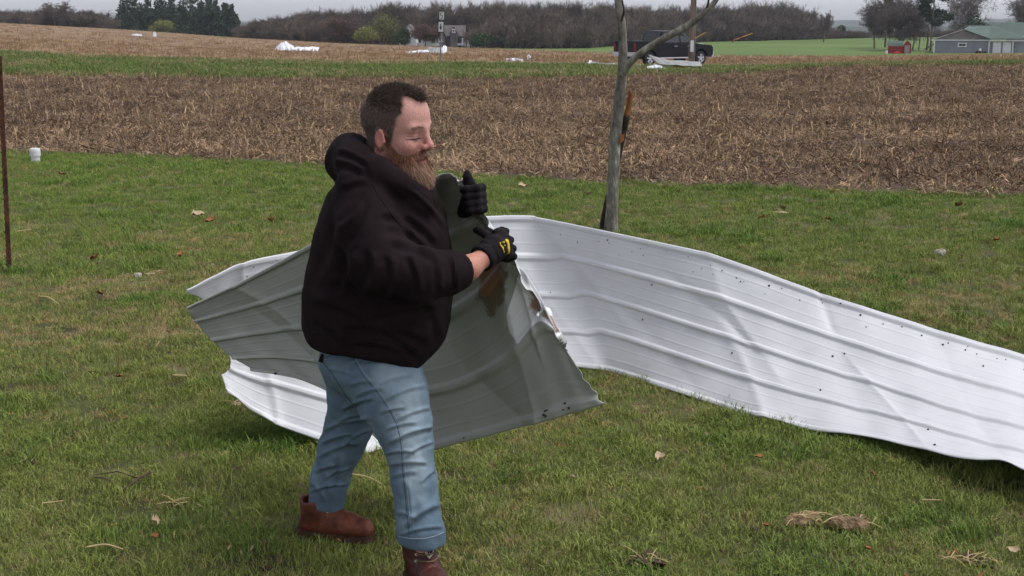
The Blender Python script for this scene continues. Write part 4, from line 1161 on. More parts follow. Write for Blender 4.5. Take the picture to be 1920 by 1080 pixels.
def sheet_grid(G, S, T, side, dents, thick=.0012):
    """G (nt, ns, 3): mid surface; S across 0..1, T along 0..1; returns front+back shells"""
    nt, ns = G.shape[:2]
    du = np.gradient(G, axis=1); dv = np.gradient(G, axis=0)
    N = np.cross(du, dv); N /= np.linalg.norm(N, axis=2)[:, :, None] + 1e-12
    N *= side
    D = rib_profile(S)[None, :] * np.ones((nt, 1)) + dents
    F_ = G + N * D[:, :, None]
    du = np.gradient(F_, axis=1); dv = np.gradient(F_, axis=0)
    N2 = np.cross(du, dv); N2 /= np.linalg.norm(N2, axis=2)[:, :, None] + 1e-12; N2 *= side
    B_ = F_ - N2 * thick
    V = np.concatenate([F_.reshape(-1, 3), B_.reshape(-1, 3)])
    k = (np.arange(nt - 1)[:, None] * ns + np.arange(ns - 1)[None]).ravel()
    front = np.stack([k, k + 1, k + ns + 1, k + ns], 1)
    if side < 0: front = front[:, ::-1]
    n = nt * ns
    back = front[:, ::-1] + n
    rim = []
    top = np.arange(ns - 1); rim.append(np.stack([top, top + n, top + 1 + n, top + 1], 1))
    bo = (nt - 1) * ns + top; rim.append(np.stack([bo, bo + 1, bo + 1 + n, bo + n], 1))
    le = np.arange(nt - 1) * ns; rim.append(np.stack([le, le + ns, le + ns + n, le + n], 1))
    ri = le + ns - 1; rim.append(np.stack([ri, ri + n, ri + ns + n, ri + ns], 1))
    rim = np.concatenate(rim)
    Fc = np.concatenate([front, back, rim])
    fm = np.concatenate([np.zeros(len(front)), np.ones(len(back)), np.zeros(len(rim))])
    return V, Fc, fm, F_, N2

# ---- painted steel: white outside, grey-green primer inside, each with its own dirt
def painted_steel(name, base, dirt, streak, rough, mask=None, metal=0.0):
    m, nt, b = new_mat(name); N, L = nt.nodes, nt.links
    tc = N.new('ShaderNodeTexCoord')
    uv = N.new('ShaderNodeUVMap')
    nz = N.new('ShaderNodeTexNoise'); nz.inputs['Scale'].default_value = 4; nz.inputs['Detail'].default_value = 8
    L.new(tc.outputs['Object'], nz.inputs['Vector'])
    r1 = N.new('ShaderNodeValToRGB'); r1.color_ramp.elements[0].position = .42; r1.color_ramp.elements[1].position = .75
    r1.color_ramp.elements[0].color = base; r1.color_ramp.elements[1].color = dirt
    L.new(nz.outputs['Fac'], r1.inputs[0])
    mp = N.new('ShaderNodeMapping'); mp.inputs['Scale'].default_value = (1.2, 60, 1)
    L.new(uv.outputs[0], mp.inputs['Vector'])
    n2 = N.new('ShaderNodeTexNoise'); n2.inputs['Scale'].default_value = 2.0; n2.inputs['Detail'].default_value = 5
    L.new(mp.outputs[0], n2.inputs['Vector'])
    r2 = N.new('ShaderNodeMapRange'); r2.inputs['From Min'].default_value = .52; r2.inputs['From Max'].default_value = .85; r2.inputs['To Max'].default_value = .55
    L.new(n2.outputs['Fac'], r2.inputs['Value'])
    mx = N.new('ShaderNodeMix'); mx.data_type = 'RGBA'
    L.new(r2.outputs[0], mx.inputs['Factor']); L.new(r1.outputs[0], mx.inputs['A']); mx.inputs['B'].default_value = streak
    out = mx.outputs['Result']
    if mask:
        a = N.new('ShaderNodeAttribute'); a.attribute_name = 'stain'
        sp = N.new('ShaderNodeSeparateColor'); L.new(a.outputs['Color'], sp.inputs[0])
        n3 = N.new('ShaderNodeTexNoise'); n3.inputs['Scale'].default_value = 22; n3.inputs['Detail'].default_value = 8; n3.inputs['Roughness'].default_value = .7
        L.new(tc.outputs['Object'], n3.inputs['Vector'])
        # clay and rust: where the stain mask beats the noise
        for ch, colr, w in (('Blue', mask[2], .05), ('Green', mask[1], .10), ('Red', mask[0], .16)):
            sub = N.new('ShaderNodeMath'); sub.operation = 'SUBTRACT'; L.new(sp.outputs[ch], sub.inputs[0])
            if ch == 'Blue': sub.inputs[1].default_value = .5
            else: L.new(n3.outputs['Fac'], sub.inputs[1])
            mr = N.new('ShaderNodeMapRange'); mr.inputs['From Min'].default_value = -w * .3; mr.inputs['From Max'].default_value = w
            mr.inputs['To Max'].default_value = .85
            L.new(sub.outputs[0], mr.inputs['Value'])
            m2 = N.new('ShaderNodeMix'); m2.data_type = 'RGBA'; L.new(mr.outputs[0], m2.inputs['Factor']); L.new(out, m2.inputs['A']); m2.inputs['B'].default_value = colr
            out = m2.outputs['Result']
    L.new(out, b.inputs['Base Color'])
    b.inputs['Roughness'].default_value = rough; b.inputs['Specular IOR Level'].default_value = .35; b.inputs['Metallic'].default_value = metal
    return m
m_pw = painted_steel('white_painted_steel', lin(208, 209, 211), lin(194, 195, 197), lin(184, 185, 187), .42)
m_pg = painted_steel('primer_backed_steel', lin(152, 155, 147), lin(164, 167, 159), lin(131, 133, 125), .5,
                     (lin(140, 98, 72), lin(96, 82, 64), lin(236, 238, 238)))

# ---- long white roofing sheet standing on its edge across the lawn
ST = [((347, 541, 5.64), (425, 737, 5.72)), ((452, 490, 5.82), (515, 797, 5.74)), ((600, 462, 6.15), (690, 850, 5.64)), ((760, 425, 6.85), (850, 790, 6.12)),
      ((910, 405, 7.35), (1000, 690, 7.05)), ((1005, 405, 7.50), (1140, 697, 7.08)), ((1330, 475, 7.00), (1420, 785, 6.18)), ((1540, 551, 6.70), (1640, 828, 5.70)),
      ((1740, 615, 6.40), (1800, 858, 5.26)), ((1920, 668, 6.15), (1960, 888, 4.92)), ((2150, 740, 5.80), (2200, 952, 4.58))]
nt, ns = 330, 220
tc_ = linear_curve([P(*a[0]) for a in ST], nt, .25); bc_ = linear_curve([P(*a[1]) for a in ST], nt, .45)
S = np.linspace(0, 1, ns); T = np.linspace(0, 1, nt)
G = tc_[:, None, :] * (1 - S)[None, :, None] + bc_[:, None, :] * S[None, :, None]
# its left end is torn to a hollow
tg = np.gradient(G, axis=0); tg /= np.linalg.norm(tg, axis=2)[:, :, None]
G = G + tg * (.15 * np.sin(np.pi * np.clip((S - .05) / .8, 0, 1)) ** .8)[None, :, None] * (np.clip(1 - T * 10, 0, 1) ** 1.5)[:, None, None]
# the sheet bellies slightly between its edges
du = np.gradient(G, axis=1); dv = np.gradient(G, axis=0); NN = np.cross(du, dv); NN /= np.linalg.norm(NN, axis=2)[:, :, None]
sidef = -1.0 if NN[200, 100, 1] > 0 else 1.0
bel = (np.sin(np.pi * S)[None, :] * (.10 + .006 * np.sin(T * 17))[:, None])
G = G - NN * sidef * bel[:, :, None]
TT, SS = np.meshgrid(T * 10, S, indexing='ij')
def crease(t0, s0, t1, s1, amp, wid, env=.25):
    dx, dy = t1 - t0, (s1 - s0)
    L_ = math.hypot(dx, dy); nx, ny = -dy / L_, dx / L_
    d = (TT - t0) * nx + (SS - s0) * ny; u = ((TT - t0) * dx + (SS - s0) * dy) / L_ ** 2
    e = np.exp(-(np.clip(np.abs(u - .5) - .5, 0, None) / env) ** 2)
    return amp * np.exp(-np.abs(d) / wid) * e
dents = (crease(5.0, 0, 5.2, .55, .016, .05) + crease(5.78, .25, 6.15, .52, -.016, .06) + crease(5.95, .48, 6.05, .95, .020, .06) + crease(6.05, .3, 6.25, .62, .018, .10)
         + crease(6.0, 0, 6.0, .25, .008, .04) + crease(7.0, 0, 7.02, .18, -.012, .035) + crease(7.15, .45, 7.5, .85, .011, .05) + crease(4.6, .45, 4.9, 1, .01, .09)
         + crease(3.9, .0, 4.1, 1, .012, .2) + crease(1.0, 0, 1.05, 1, .02, .05) + crease(8.2, .2, 8.5, .8, -.006, .12) + crease(5.3, .55, 5.6, .9, -.010, .08))
rs = np.random.default_rng(5)
dents = .72 * dents + .0014 * np.sin(TT * 5.1 + SS * 7) * np.sin(SS * 9 + 1) + .0014 * np.sin(TT * 13 + 3 * SS)
# bottom edge buckles
dents += .012 * np.exp(-(1 - SS) / .05) * np.sin(TT * 6.3 + 2 * np.sin(TT * 2.1))
V, Fc, fm, FRONT, FN = sheet_grid(G, S, T, sidef, dents)
V[:, 2] = np.maximum(V[:, 2], .004 + H(V[:, 0], V[:, 1]))
root = empty('roofing_sheet', tuple(P(1150, 702, 7.02))); tag(root, 'long white ribbed roofing sheet bent across the lawn behind the man', 'metal sheet')
V_ = V - np.array(root.location)[None]
o = mesh_obj('panel', V_, Fc, None, root, True, [m_pw, m_pg], fm)
def set_uv(o, u, v):
    me = o.data; uvl = me.uv_layers.new(name='UVMap'); li = np.zeros(len(me.loops), dtype=np.int32); me.loops.foreach_get('vertex_index', li)
    uvl.data.foreach_set('uv', np.stack([u[li], v[li]], 1).astype(np.float32).ravel())
uu = np.tile(np.repeat(T * 7.5, ns), 2); vv = np.tile(np.tile(S, nt), 2); set_uv(o, uu, vv)
def set_stain(o, st):
    a = o.data.color_attributes.new('stain', 'FLOAT_COLOR', 'POINT'); c = np.zeros((len(o.data.vertices), 4), dtype=np.float32); c[:, :3] = st; c[:, 3] = 1
    a.data.foreach_set('color', c.ravel())
set_stain(o, np.zeros((len(V), 3)))
# screws and screw holes along the ribs
m_screw = pmat('rusty_screw', [lin(52, 40, 38), lin(82, 66, 62)], 60, .7)
def stud(G_, N_, ti, si, parent, off, r=.006, nm='screw', mat=None):
    p = Vector(G_[ti, si]) - off; nrm = Vector(N_[ti, si]).normalized()
    m = MB(); m.tube([p - nrm * .003, p + nrm * .003, p + nrm * .006], [r, r, r * .5], 7); return m.build(nm, mat or m_screw, parent)
off = Vector(root.location)
def nearest(px, py):
    c = np.array([tuple(P(px, py, 6.5))])[0] - np.array([0, 0, HC]); c /= np.linalg.norm(c)
    w = FRONT - np.array([0, 0, HC]); w /= np.linalg.norm(w, axis=2)[:, :, None]
    k = int(np.argmax((w * c).sum(2))); return divmod(k, ns)
SCREWS = [(1224, 534), (1208, 599), (1370, 663), (1582, 663), (1540, 731), (1740, 806), (1032, 549), (1141, 450), (1443, 535), (1543, 561), (1574, 569), (1616, 591), (1657, 608), (1726, 630), (1770, 646), (1830, 664), (1842, 687), (1752, 834), (1466, 541), (1812, 656), (1560, 668)]
for k, (px, py) in enumerate(SCREWS):
    ti, si = nearest(px, py); stud(FRONT, FN, ti, si, root, off, .0050 if k < 6 else .0032 + .0014 * (k % 3))
for k in range(46):   # small clots of mud spattered along the upper rib
    t_ = int(rs.choice([rs.uniform(30, 60), rs.uniform(165, 200), rs.uniform(200, 310)])); s_ = int(ns * rs.uniform(.045, .15))
    stud(FRONT, FN, t_, s_, root, off, rs.uniform(.0018, .0038), 'mud_speck', pmat('mud', [lin(60, 52, 48)], 9, .9) if k == 0 else bpy.data.materials['mud'])

# ---- the torn panel the man is carrying: its grey back towards us
COLS = [  # each column from its upper edge down to its lower edge
    [(352, 573, 5.46), (374, 612, 5.47), (425, 663, 5.46), (475, 693, 5.44)],
    [(452, 527, 5.42), (475, 590, 5.44), (510, 655, 5.42), (560, 710, 5.36)],
    [(585, 456, 5.30), (592, 560, 5.34), (605, 660, 5.32), (632, 745, 5.24)],
    [(700, 392, 5.00), (700, 540, 5.12), (712, 700, 5.12), (745, 848, 5.06)],
    [(788, 346, 4.72), (800, 510, 4.90), (830, 690, 4.90), (880, 826, 4.82)],
    [(838, 321, 4.54), (872, 470, 4.67), (925, 640, 4.70), (1000, 794, 4.67)],
    [(857, 329, 4.48), (922, 425, 4.55), (1000, 560, 4.58), (1070, 775, 4.60)],
    [(868, 342, 4.48), (940, 455, 4.51), (1042, 612, 4.56), (1130, 757, 4.56)]]
nt2, ns2 = 260, 220
ctrl = np.array([[tuple(P(*c)) for c in col] for col in COLS])
cs = np.array([catmull(c, ns2) for c in ctrl])                       # columns refined down the sheet
G2 = np.stack([linear_curve(cs[:, j], nt2, .85) for j in range(ns2)], 1)
S2 = np.linspace(0, 1, ns2); T2 = np.linspace(0, 1, nt2)
TT, SS = np.meshgrid(T2 * 7, S2, indexing='ij')
# torn right edge: pull the end columns in and out
tear = np.interp(S2, [0, .08, .16, .22, .30, .38, .48, .54, .58, .63, .67, .71, .74, .77, .80, .85, .90, .96, 1.0],
                 [-.01, .0, .0, .0, .0, .0, -.005, .005, .02, -.03, -.055, -.06, -.04, -.012, -.03, -.01, -.005, .0, .012])
rag = .004 * np.sin(S2 * 140) + .003 * np.sin(S2 * 61 + 1)
wgt = np.clip((TT - 6.0), 0, 1) ** 2
vdir = np.gradient(G2, axis=0); vdir /= np.linalg.norm(vdir, axis=2)[:, :, None] + 1e-9
G2 = G2 + vdir * ((tear + rag)[None, :] * wgt)[:, :, None]
du = np.gradient(G2, axis=1); dv = np.gradient(G2, axis=0); NN = np.cross(du, dv)
side2 = -1.0 if NN[130, 110, 1] > 0 else 1.0
d2 = (crease(1.0, .1, 1.6, .5, .014, .06) + crease(1.2, .4, 2.0, .9, -.012, .10) + crease(5.6, .55, 5.1, 1.0, .012, .10) + crease(6.2, .45, 5.4, .62, .016, .08) + crease(4.2, .6, 4.8, .95, -.010, .12)
      + crease(2.1, .75, 3.0, .95, .010, .08) + crease(5.35, .25, 6.6, .42, .012, .05) + crease(5.9, .60, 5.75, .78, .014, .03))
d2 += .003 * np.sin(TT * 4 + 6 * SS) + .002 * np.sin(TT * 9 - 5 * SS)
# torn lip curls towards us
d2 += .035 * np.exp(-(7 - TT) / .16) * np.exp(-((SS - .66) / .09) ** 2) + .008 * np.exp(-(7 - TT) / .1) * np.sin(SS * 30) * np.clip((SS - .25) * 6, 0, 1)
d2 += .02 * np.exp(-TT / .12) * np.exp(-((SS - .1) / .1) ** 2)
ribs2 = rib_profile(S2)
V, Fc, fm, FR2, FN2 = sheet_grid(G2, S2, T2, side2, d2 - 2 * 0 * ribs2[None])
fm = np.where(fm == 0, 1, 0); fm[-(2 * (ns2 - 1) + 2 * (nt2 - 1)):] = 0
root2 = empty('torn_panel', tuple(P(940, 640, 4.8))); tag(root2, 'torn grey backed metal panel with rust and clay, held by the man', 'metal sheet')
V_ = V - np.array(root2.location)[None]
o2 = mesh_obj('panel', V_, Fc, None, root2, True, [m_pw, m_pg], fm)
set_uv(o2, np.tile(np.repeat(T2 * 2.6, ns2), 2), np.tile(np.tile(S2, nt2), 2))
blob = lambda t0, s0, a, b, h: h * np.exp(-((TT - t0) / a) ** 2 - ((SS - s0) / b) ** 2)
clay = np.clip(blob(5.35, .50, .30, .07, .80) + blob(5.50, .43, .35, .07, .72) + blob(6.80, .715, .22, .028, .84) + blob(6.15, .635, .12, .020, .70) + blob(6.15, .685, .20, .016, .70) + blob(6.3, .71, .5, .03, .52)
               + blob(5.75, .36, .4, .07, .55) + blob(6.95, .62, .08, .03, .62) + blob(6.6, .84, .12, .015, .58) + blob(6.2, .66, .9, .06, .38), 0, 1)
brown = np.clip(blob(5.85, .24, .5, .13, .64) + blob(5.30, .55, .5, .08, .62) + blob(6.6, .84, .2, .02, .54) + blob(6.1, .10, .4, .06, .52) + blob(5.5, .46, .5, .1, .54), 0, 1)
# pale flap, coloured whiter than the grey back around it
fd = np.minimum(np.minimum((TT - 5.36 - 2.6 * np.abs(SS - .69) ** 1.2) * .12, SS - (.635 - .13 * (TT - 5.45))), .742 + .006 * np.sin(TT * 4) - SS)
flap = np.clip(.5 + fd * 25, 0, 1)
st = np.stack([clay.ravel(), brown.ravel(), flap.ravel()], 1)
set_stain(o2, np.concatenate([st, st]))
rs = np.random.default_rng(9)
off2 = Vector(root2.location)
for k in range(12): stud(FR2, FN2, int(rs.uniform(20, 250)), int(ns2 * (.97 + .01 * rs.uniform(-1, 1))), root2, off2, rs.uniform(.003, .006), 'screw')

# ------------------------------------------------------------------ the damaged young tree
m_tbark = pmat('lichen_bark', [lin(66, 62, 56), lin(104, 100, 92), lin(126, 124, 112), lin(168, 166, 152)], 16, .95, 1.0, 34, stretch=(1, 1, .45), lo=.3, hi=.72)
m_tsplit = pmat('orange_heartwood', [lin(116, 72, 36), lin(150, 100, 52)], 14, .85, .3, 40, stretch=(4, 4, 1))
m_dbark = pmat('dark_bark', [lin(44, 36, 30), lin(70, 58, 48)], 16, .95, .6, 40)
gt = ground(1148, 437); Yt = gt.y
def tree_curve(pts, n=40): return [Vector(p) for p in catmull([tuple(P(a, b, Yt + dy)) for a, b, dy in pts], n)]
def bark_tube(name, pts, rads, mat, parent, seed, n=18, amp=.06):
    rs = np.random.default_rng(seed); m = MB(); m.tube(pts, [float(r) for r in rads], n)
    v = np.array(m.v); k = len(pts)
    ph = rs.uniform(0, 6.28, 4)
    for i in range(k):
        for j in range(n):
            a = 6.283 * j / n; c = np.array(pts[i]); q = i * n + j
            v[q] = c + (v[q] - c) * (1 + amp * (math.sin(2 * a + ph[0] + i * .21) + .7 * math.sin(3 * a + ph[1] - i * .33) + .5 * math.sin(5 * a + ph[2] + i * .9)) * .6 + amp * rs.normal(0, .35))
    m.v = [tuple(p) for p in v]
    return m.build(name, mat, parent, True)
t = empty('young_tree', tuple(gt)); tag(t, 'slim forked leafless tree with lichen grey bark beyond the sheet', 'tree')
loc = Vector(gt)
pix = Yt / FPX
c = tree_curve([(1146, 445, 0), (1147, 400, 0), (1149, 340, 0), (1153, 270, 0), (1160, 200, 0), (1166, 140, 0), (1168, 90, 0), (1166, 45, 0), (1160, 15, 0), (1157, -40, 0), (1150, -130, .1)], 60)
bark_tube('trunk', [p - loc for p in c], np.interp(np.linspace(0, 1, 60), [0, .1, .35, .55, .75, 1], [.072, .060, .052, .044, .038, .026]), m_tbark, t, 1)
c = tree_curve([(1166, 142, 0), (1178, 122, -.05), (1200, 100, -.1), (1245, 72, -.15), (1290, 48, -.2), (1322, 22, -.25), (1345, -5, -.25), (1360, -60, -.2)], 46)
bark_tube('branch', [p - loc for p in c], np.interp(np.linspace(0, 1, 46), [0, .15, .6, 1], [.038, .034, .031, .020]), m_tbark, t, 2)
c = tree_curve([(1165, 40, -.04), (1170, 20, -.06), (1167, 2, -.08), (1164, -40, -.05)], 16)
bark_tube('dead_twig', [p - loc for p in c], np.linspace(.010, .006, 16), m_dbark, t, 3, 8)
c = tree_curve([(1322, 22, -.25), (1328, 5, -.28), (1331, -30, -.3)], 10)
bark_tube('dead_twig', [p - loc for p in c], np.linspace(.012, .006, 10), m_dbark, t, 4, 8)
m = MB(); p = P(1163, 262, Yt - .045) - loc; m.add([p + Vector((-.02, .0, -.05)), p + Vector((.035, .0, -.01)), p + Vector((.04, 0.01, .06)), p + Vector((.0, -.012, .04)), p + Vector((.008, .06, 0))], [(0, 1, 2, 3), (0, 4, 1), (1, 4, 2), (2, 4, 3), (3, 4, 0)]); m.build('wound', m_tsplit, t)
t = empty('broken_limb', tuple(P(1129, 434, Yt + .12))); tag(t, 'split broken limb with orange wood leaning behind the young tree', 'branch')
loc = Vector(t.location)
c = [P(1128, 436, Yt + .12), P(1135, 395, Yt + .11), P(1147, 345, Yt + .10), P(1163, 275, Yt + .08), P(1176, 215, Yt + .05)]
bark_tube('limb', [p - loc for p in catmull([tuple(q) for q in c], 22)] if False else [Vector(p) - loc for p in catmull([tuple(q) for q in c], 22)], np.linspace(.030, .031, 22), m_dbark, t, 5, 10)
c = [P(1175, 218, Yt + .05), P(1180, 195, Yt + .05), P(1183, 176, Yt + .04)]
m = MB(); pts_ = [p - loc for p in c]; m.tube(pts_, [.030, .027, .024], 9)
m.add([pts_[2] + Vector((-.03, 0, 0)), pts_[2] + Vector((.0, .02, .0)), pts_[2] + Vector((-.02, 0, .05)), pts_[2] + Vector((.03, 0, 0)), pts_[2] + Vector((.034, 0, .035)), pts_[2] + Vector((0, -.03, 0))], [(0, 1, 2), (1, 3, 4), (0, 2, 5), (5, 4, 3), (1, 2, 5), (1, 4, 5)]); m.build('splintered_end', m_tsplit, t)

# ------------------------------------------------------------------ rusty T post at the left edge
m_rust = pmat('rusted_steel', [lin(58, 38, 30), lin(86, 54, 40), lin(104, 70, 52)], 20, .85, .3, 60)
gp = ground(18, 512); Yq = gp.y
t = empty('fence_post', tuple(gp)); tag(t, 'rusty studded steel fence post at the left edge', 'fence post')
p0, p1 = P(18, 514, Yq) - Vector(gp), P(1, 150, Yq) - Vector(gp)
p2 = p0 + (p1 - p0) * 1.12; d = (p2 - p0); ax = d.normalized(); xx = Vector((1, 0, 0)); xx = (xx - ax * xx.dot(ax)).normalized(); yy = ax.cross(xx)
Mx = Matrix((xx, yy, ax)).transposed()
mid = (p0 + p2) / 2 - ax * .1; L_ = d.length + .2
MB().box(mid, (.036, .006, L_), Mx).build('flange', m_rust, t)
MB().box(mid + yy * .019, (.006, .034, L_), Mx).build('web', m_rust, t)
for k in range(int(d.length / .052)):
    MB().box(p0 + ax * (.03 + k * .052) - yy * .006 - xx * .013, (.012, .010, .018), Mx).build('stud', m_rust, t)
# ------------------------------------------------------------------ white vent cap
m_pvc = pmat('white_pvc', [lin(206, 206, 208), lin(222, 222, 224)], 6, .45)
gc = ground(67, 304); t = empty('vent_pipe', tuple(gc)); tag(t, 'short white plastic vent pipe with cap near the field edge', 'pipe')
k = gc.y / FPX
def lathe(prof, n=24):
    m = MB(); m.tube([(0, 0, z) for r, z in prof], [r for r, z in prof], n); return m
lathe([(8.2 * k, -.05), (8.2 * k, 14 * k)]).build('pipe', m_pvc, t, False)
lathe([(9.8 * k, 11.5 * k), (9.9 * k, 21 * k), (9.0 * k, 25 * k), (6 * k, 26 * k)]).build('cap', m_pvc, t, False)
# ================================================================== the man: one skin surface, clothes as children
def vA(p): return np.array(tuple(p), dtype=float)
def smin(a, b, k):
    h = np.clip(.5 + .5 * (b - a) / k, 0, 1)
    return b + (a - b) * h - k * h * (1 - h)
def smax(a, b, k): return -smin(-a, -b, k)
def s_cone(X, a, b, ra, rb):
    """capsule whose radius goes from ra to rb"""
    ab = b - a; L2 = (ab * ab).sum()
    t = np.clip(((X - a) @ ab) / L2, 0, 1)
    return np.linalg.norm(X - a - t[:, None] * ab, axis=1) - (ra + (rb - ra) * t)
def s_chain(X, pts, rads, k=.02):
    d = None
    for i in range(len(pts) - 1):
        e = s_cone(X, pts[i], pts[i + 1], rads[i], rads[i + 1])
        d = e if d is None else smin(d, e, k)
    return d
def s_ell(X, c, r, M=None):
    q = X - c
    if M is not None: q = q @ M        # columns of M are the axes
    r = np.asarray(r, float)
    k0 = np.linalg.norm(q / r, axis=1); k1 = np.linalg.norm(q / (r * r), axis=1)
    return k0 * (k0 - 1) / np.maximum(k1, 1e-9)
def iso(f, lo, hi, h, st=4, band=2.2):
    """surface nets over a narrow band"""
    lo = np.array(lo, float); n = np.ceil((np.array(hi) - lo) / h / st).astype(int) * st + 1
    ax = [lo[i] + h * np.arange(n[i]) for i in range(3)]
    cx = [a[::st] for a in ax]
    Cg = np.stack(np.meshgrid(*cx, indexing='ij'), -1); cs = Cg.shape[:3]
    Dc = f(Cg.reshape(-1, 3)).reshape(cs)
    near = np.abs(Dc) < st * h * band
    m = near.copy()
    for axx in range(3):
        m |= np.roll(near, 1, axx) | np.roll(near, -1, axx)
    D = np.repeat(np.repeat(np.repeat(Dc, st, 0), st, 1), st, 2)[:n[0], :n[1], :n[2]].copy()
    Mk = np.repeat(np.repeat(np.repeat(m, st, 0), st, 1), st, 2)[:n[0], :n[1], :n[2]]
    idx = np.argwhere(Mk)
    X = lo + idx * h
    val = np.empty(len(X))
    for s in range(0, len(X), 400000): val[s:s + 400000] = f(X[s:s + 400000])
    D[Mk] = val
    S = D < 0
    cnt = np.zeros(tuple(k - 1 for k in D.shape), dtype=np.int8)
    offs = [(a, b, c) for a in (0, 1) for b in (0, 1) for c in (0, 1)]
    sh = cnt.shape
    sl = lambda A, o: A[o[0]:o[0] + sh[0], o[1]:o[1] + sh[1], o[2]:o[2] + sh[2]]
    for o in offs: cnt += sl(S, o)
    act = np.argwhere((cnt > 0) & (cnt < 8))
    vid = np.full(sh, -1, dtype=np.int64); vid[act[:, 0], act[:, 1], act[:, 2]] = np.arange(len(act))
    acc = np.zeros((len(act), 3)); num = np.zeros(len(act))
    g = lambda o: D[act[:, 0] + o[0], act[:, 1] + o[1], act[:, 2] + o[2]]
    for o in offs:
        for axx in range(3):
            if o[axx]: continue
            o2 = list(o); o2[axx] = 1
            a, b = g(o), g(o2); cr = (a < 0) != (b < 0)
            t = np.where(cr, a / np.where(np.abs(a - b) < 1e-12, 1, a - b), 0)
            p = np.array(o, float)[None] + t[:, None] * (np.array(o2, float) - np.array(o, float))[None]
            acc += np.where(cr[:, None], p, 0); num += cr
    V = lo + (act + acc / np.maximum(num, 1)[:, None]) * h
    F = []
    for axx in range(3):
        u, w = (axx + 1) % 3, (axx + 2) % 3
        d0 = [slice(None)] * 3; d1 = [slice(None)] * 3
        d0[axx] = slice(0, -1); d1[axx] = slice(1, None)
        s0, s1 = S[tuple(d0)], S[tuple(d1)]
        e = np.argwhere(s0 != s1)
        ok = (e[:, u] > 0) & (e[:, w] > 0) & (e[:, u] < sh[u]) & (e[:, w] < sh[w]); e = e[ok]
        sgn = S[e[:, 0], e[:, 1], e[:, 2]]
        def cell(du, dw):
            c = e.copy(); c[:, u] -= du; c[:, w] -= dw
            return vid[c[:, 0], c[:, 1], c[:, 2]]
        q = np.stack([cell(1, 1), cell(0, 1), cell(0, 0), cell(1, 0)], 1)
        q = np.where(sgn[:, None], q, q[:, ::-1])
        F.append(q[(q >= 0).all(1)])
    return V, np.concatenate(F)
def vnormals(V, F):
    n = np.cross(V[F[:, 2]] - V[F[:, 0]], V[F[:, 3]] - V[F[:, 1]])
    N = np.zeros_like(V)
    for k in range(4): np.add.at(N, F[:, k], n)
    return N / (np.linalg.norm(N, axis=1)[:, None] + 1e-12)
def relax(V, F, it=2, lam=.5):
    for _ in range(it):
        A = np.zeros_like(V); c = np.zeros(len(V))
        for k in range(4):
            a, b = F[:, k], F[:, (k + 1) % 4]
            np.add.at(A, a, V[b]); np.add.at(A, b, V[a]); np.add.at(c, a, 1); np.add.at(c, b, 1)
        V = V + lam * (A / np.maximum(c, 1)[:, None] - V)
    return V
def to_px(V):
    """photograph coordinates of world points"""
    d = HC - V[:, 2]; dep = V[:, 1] * math.cos(PITCH) + d * math.sin(PITCH)
    up = V[:, 1] * math.sin(PITCH) - d * math.cos(PITCH)
    return 960 + FPX * V[:, 0] / dep, 540 - FPX * up / dep
def folds(V, N, lines):
    """cloth folds: ridge with a valley beside it, along lines; on the side that faces the camera they were seen on"""
    x, y = to_px(V); out = np.zeros(len(V))
    face = np.clip(-(N[:, 1]) * 2.2 + .35, 0, 1)
    for (x0, y0, x1, y1, amp, wd) in lines:
        dx, dy = x1 - x0, y1 - y0; L_ = math.hypot(dx, dy)
        u = ((x - x0) * dx + (y - y0) * dy) / L_ ** 2
        bow = .06 * L_ * (1 - (2 * u - 1) ** 2)
        d = ((x - x0) * -dy + (y - y0) * dx) / L_ + bow
        e = np.exp(-(np.clip(np.abs(u - .5) - .36, 0, None) / .12) ** 2)
        out += amp * e * (np.exp(-(d / wd) ** 2) - .85 * np.exp(-((d - 1.7 * wd) / (1.1 * wd)) ** 2))
    return out * face
def vnoise(V, s, seed=0, vec=(1, 1, 1)):
    sv = Vector((seed * 3.1, seed * 1.7, seed))
    return np.array([mnoise.fractal(Vector((p[0] * vec[0], p[1] * vec[1], p[2] * vec[2])) * s + sv, .8, 2.0, 3) for p in V])

m_px = lambda rpx, Y: rpx * Y / FPX          # photograph pixels to metres at that distance
ROOT = np.array([*tuple(P(715, 1050, 4.45))[:2], 0.0])

# ---- head frame: forward, left, up
YAW, NOD, HS = R(26), R(8), 1.19
HM = np.array((Matrix.Rotation(-YAW, 3, 'Z') @ Matrix.Rotation(NOD, 3, 'Y') @ Matrix.Rotation(R(3), 3, 'X')))
ear_l = np.array([-.004, -.080, -.012])
HO = vA(P(714, 265, 4.33)) - HM @ (ear_l * HS)
def hl(X): return ((X - HO) @ HM) / HS
def hw(p): return HO + HM @ (np.asarray(p, float) * HS)

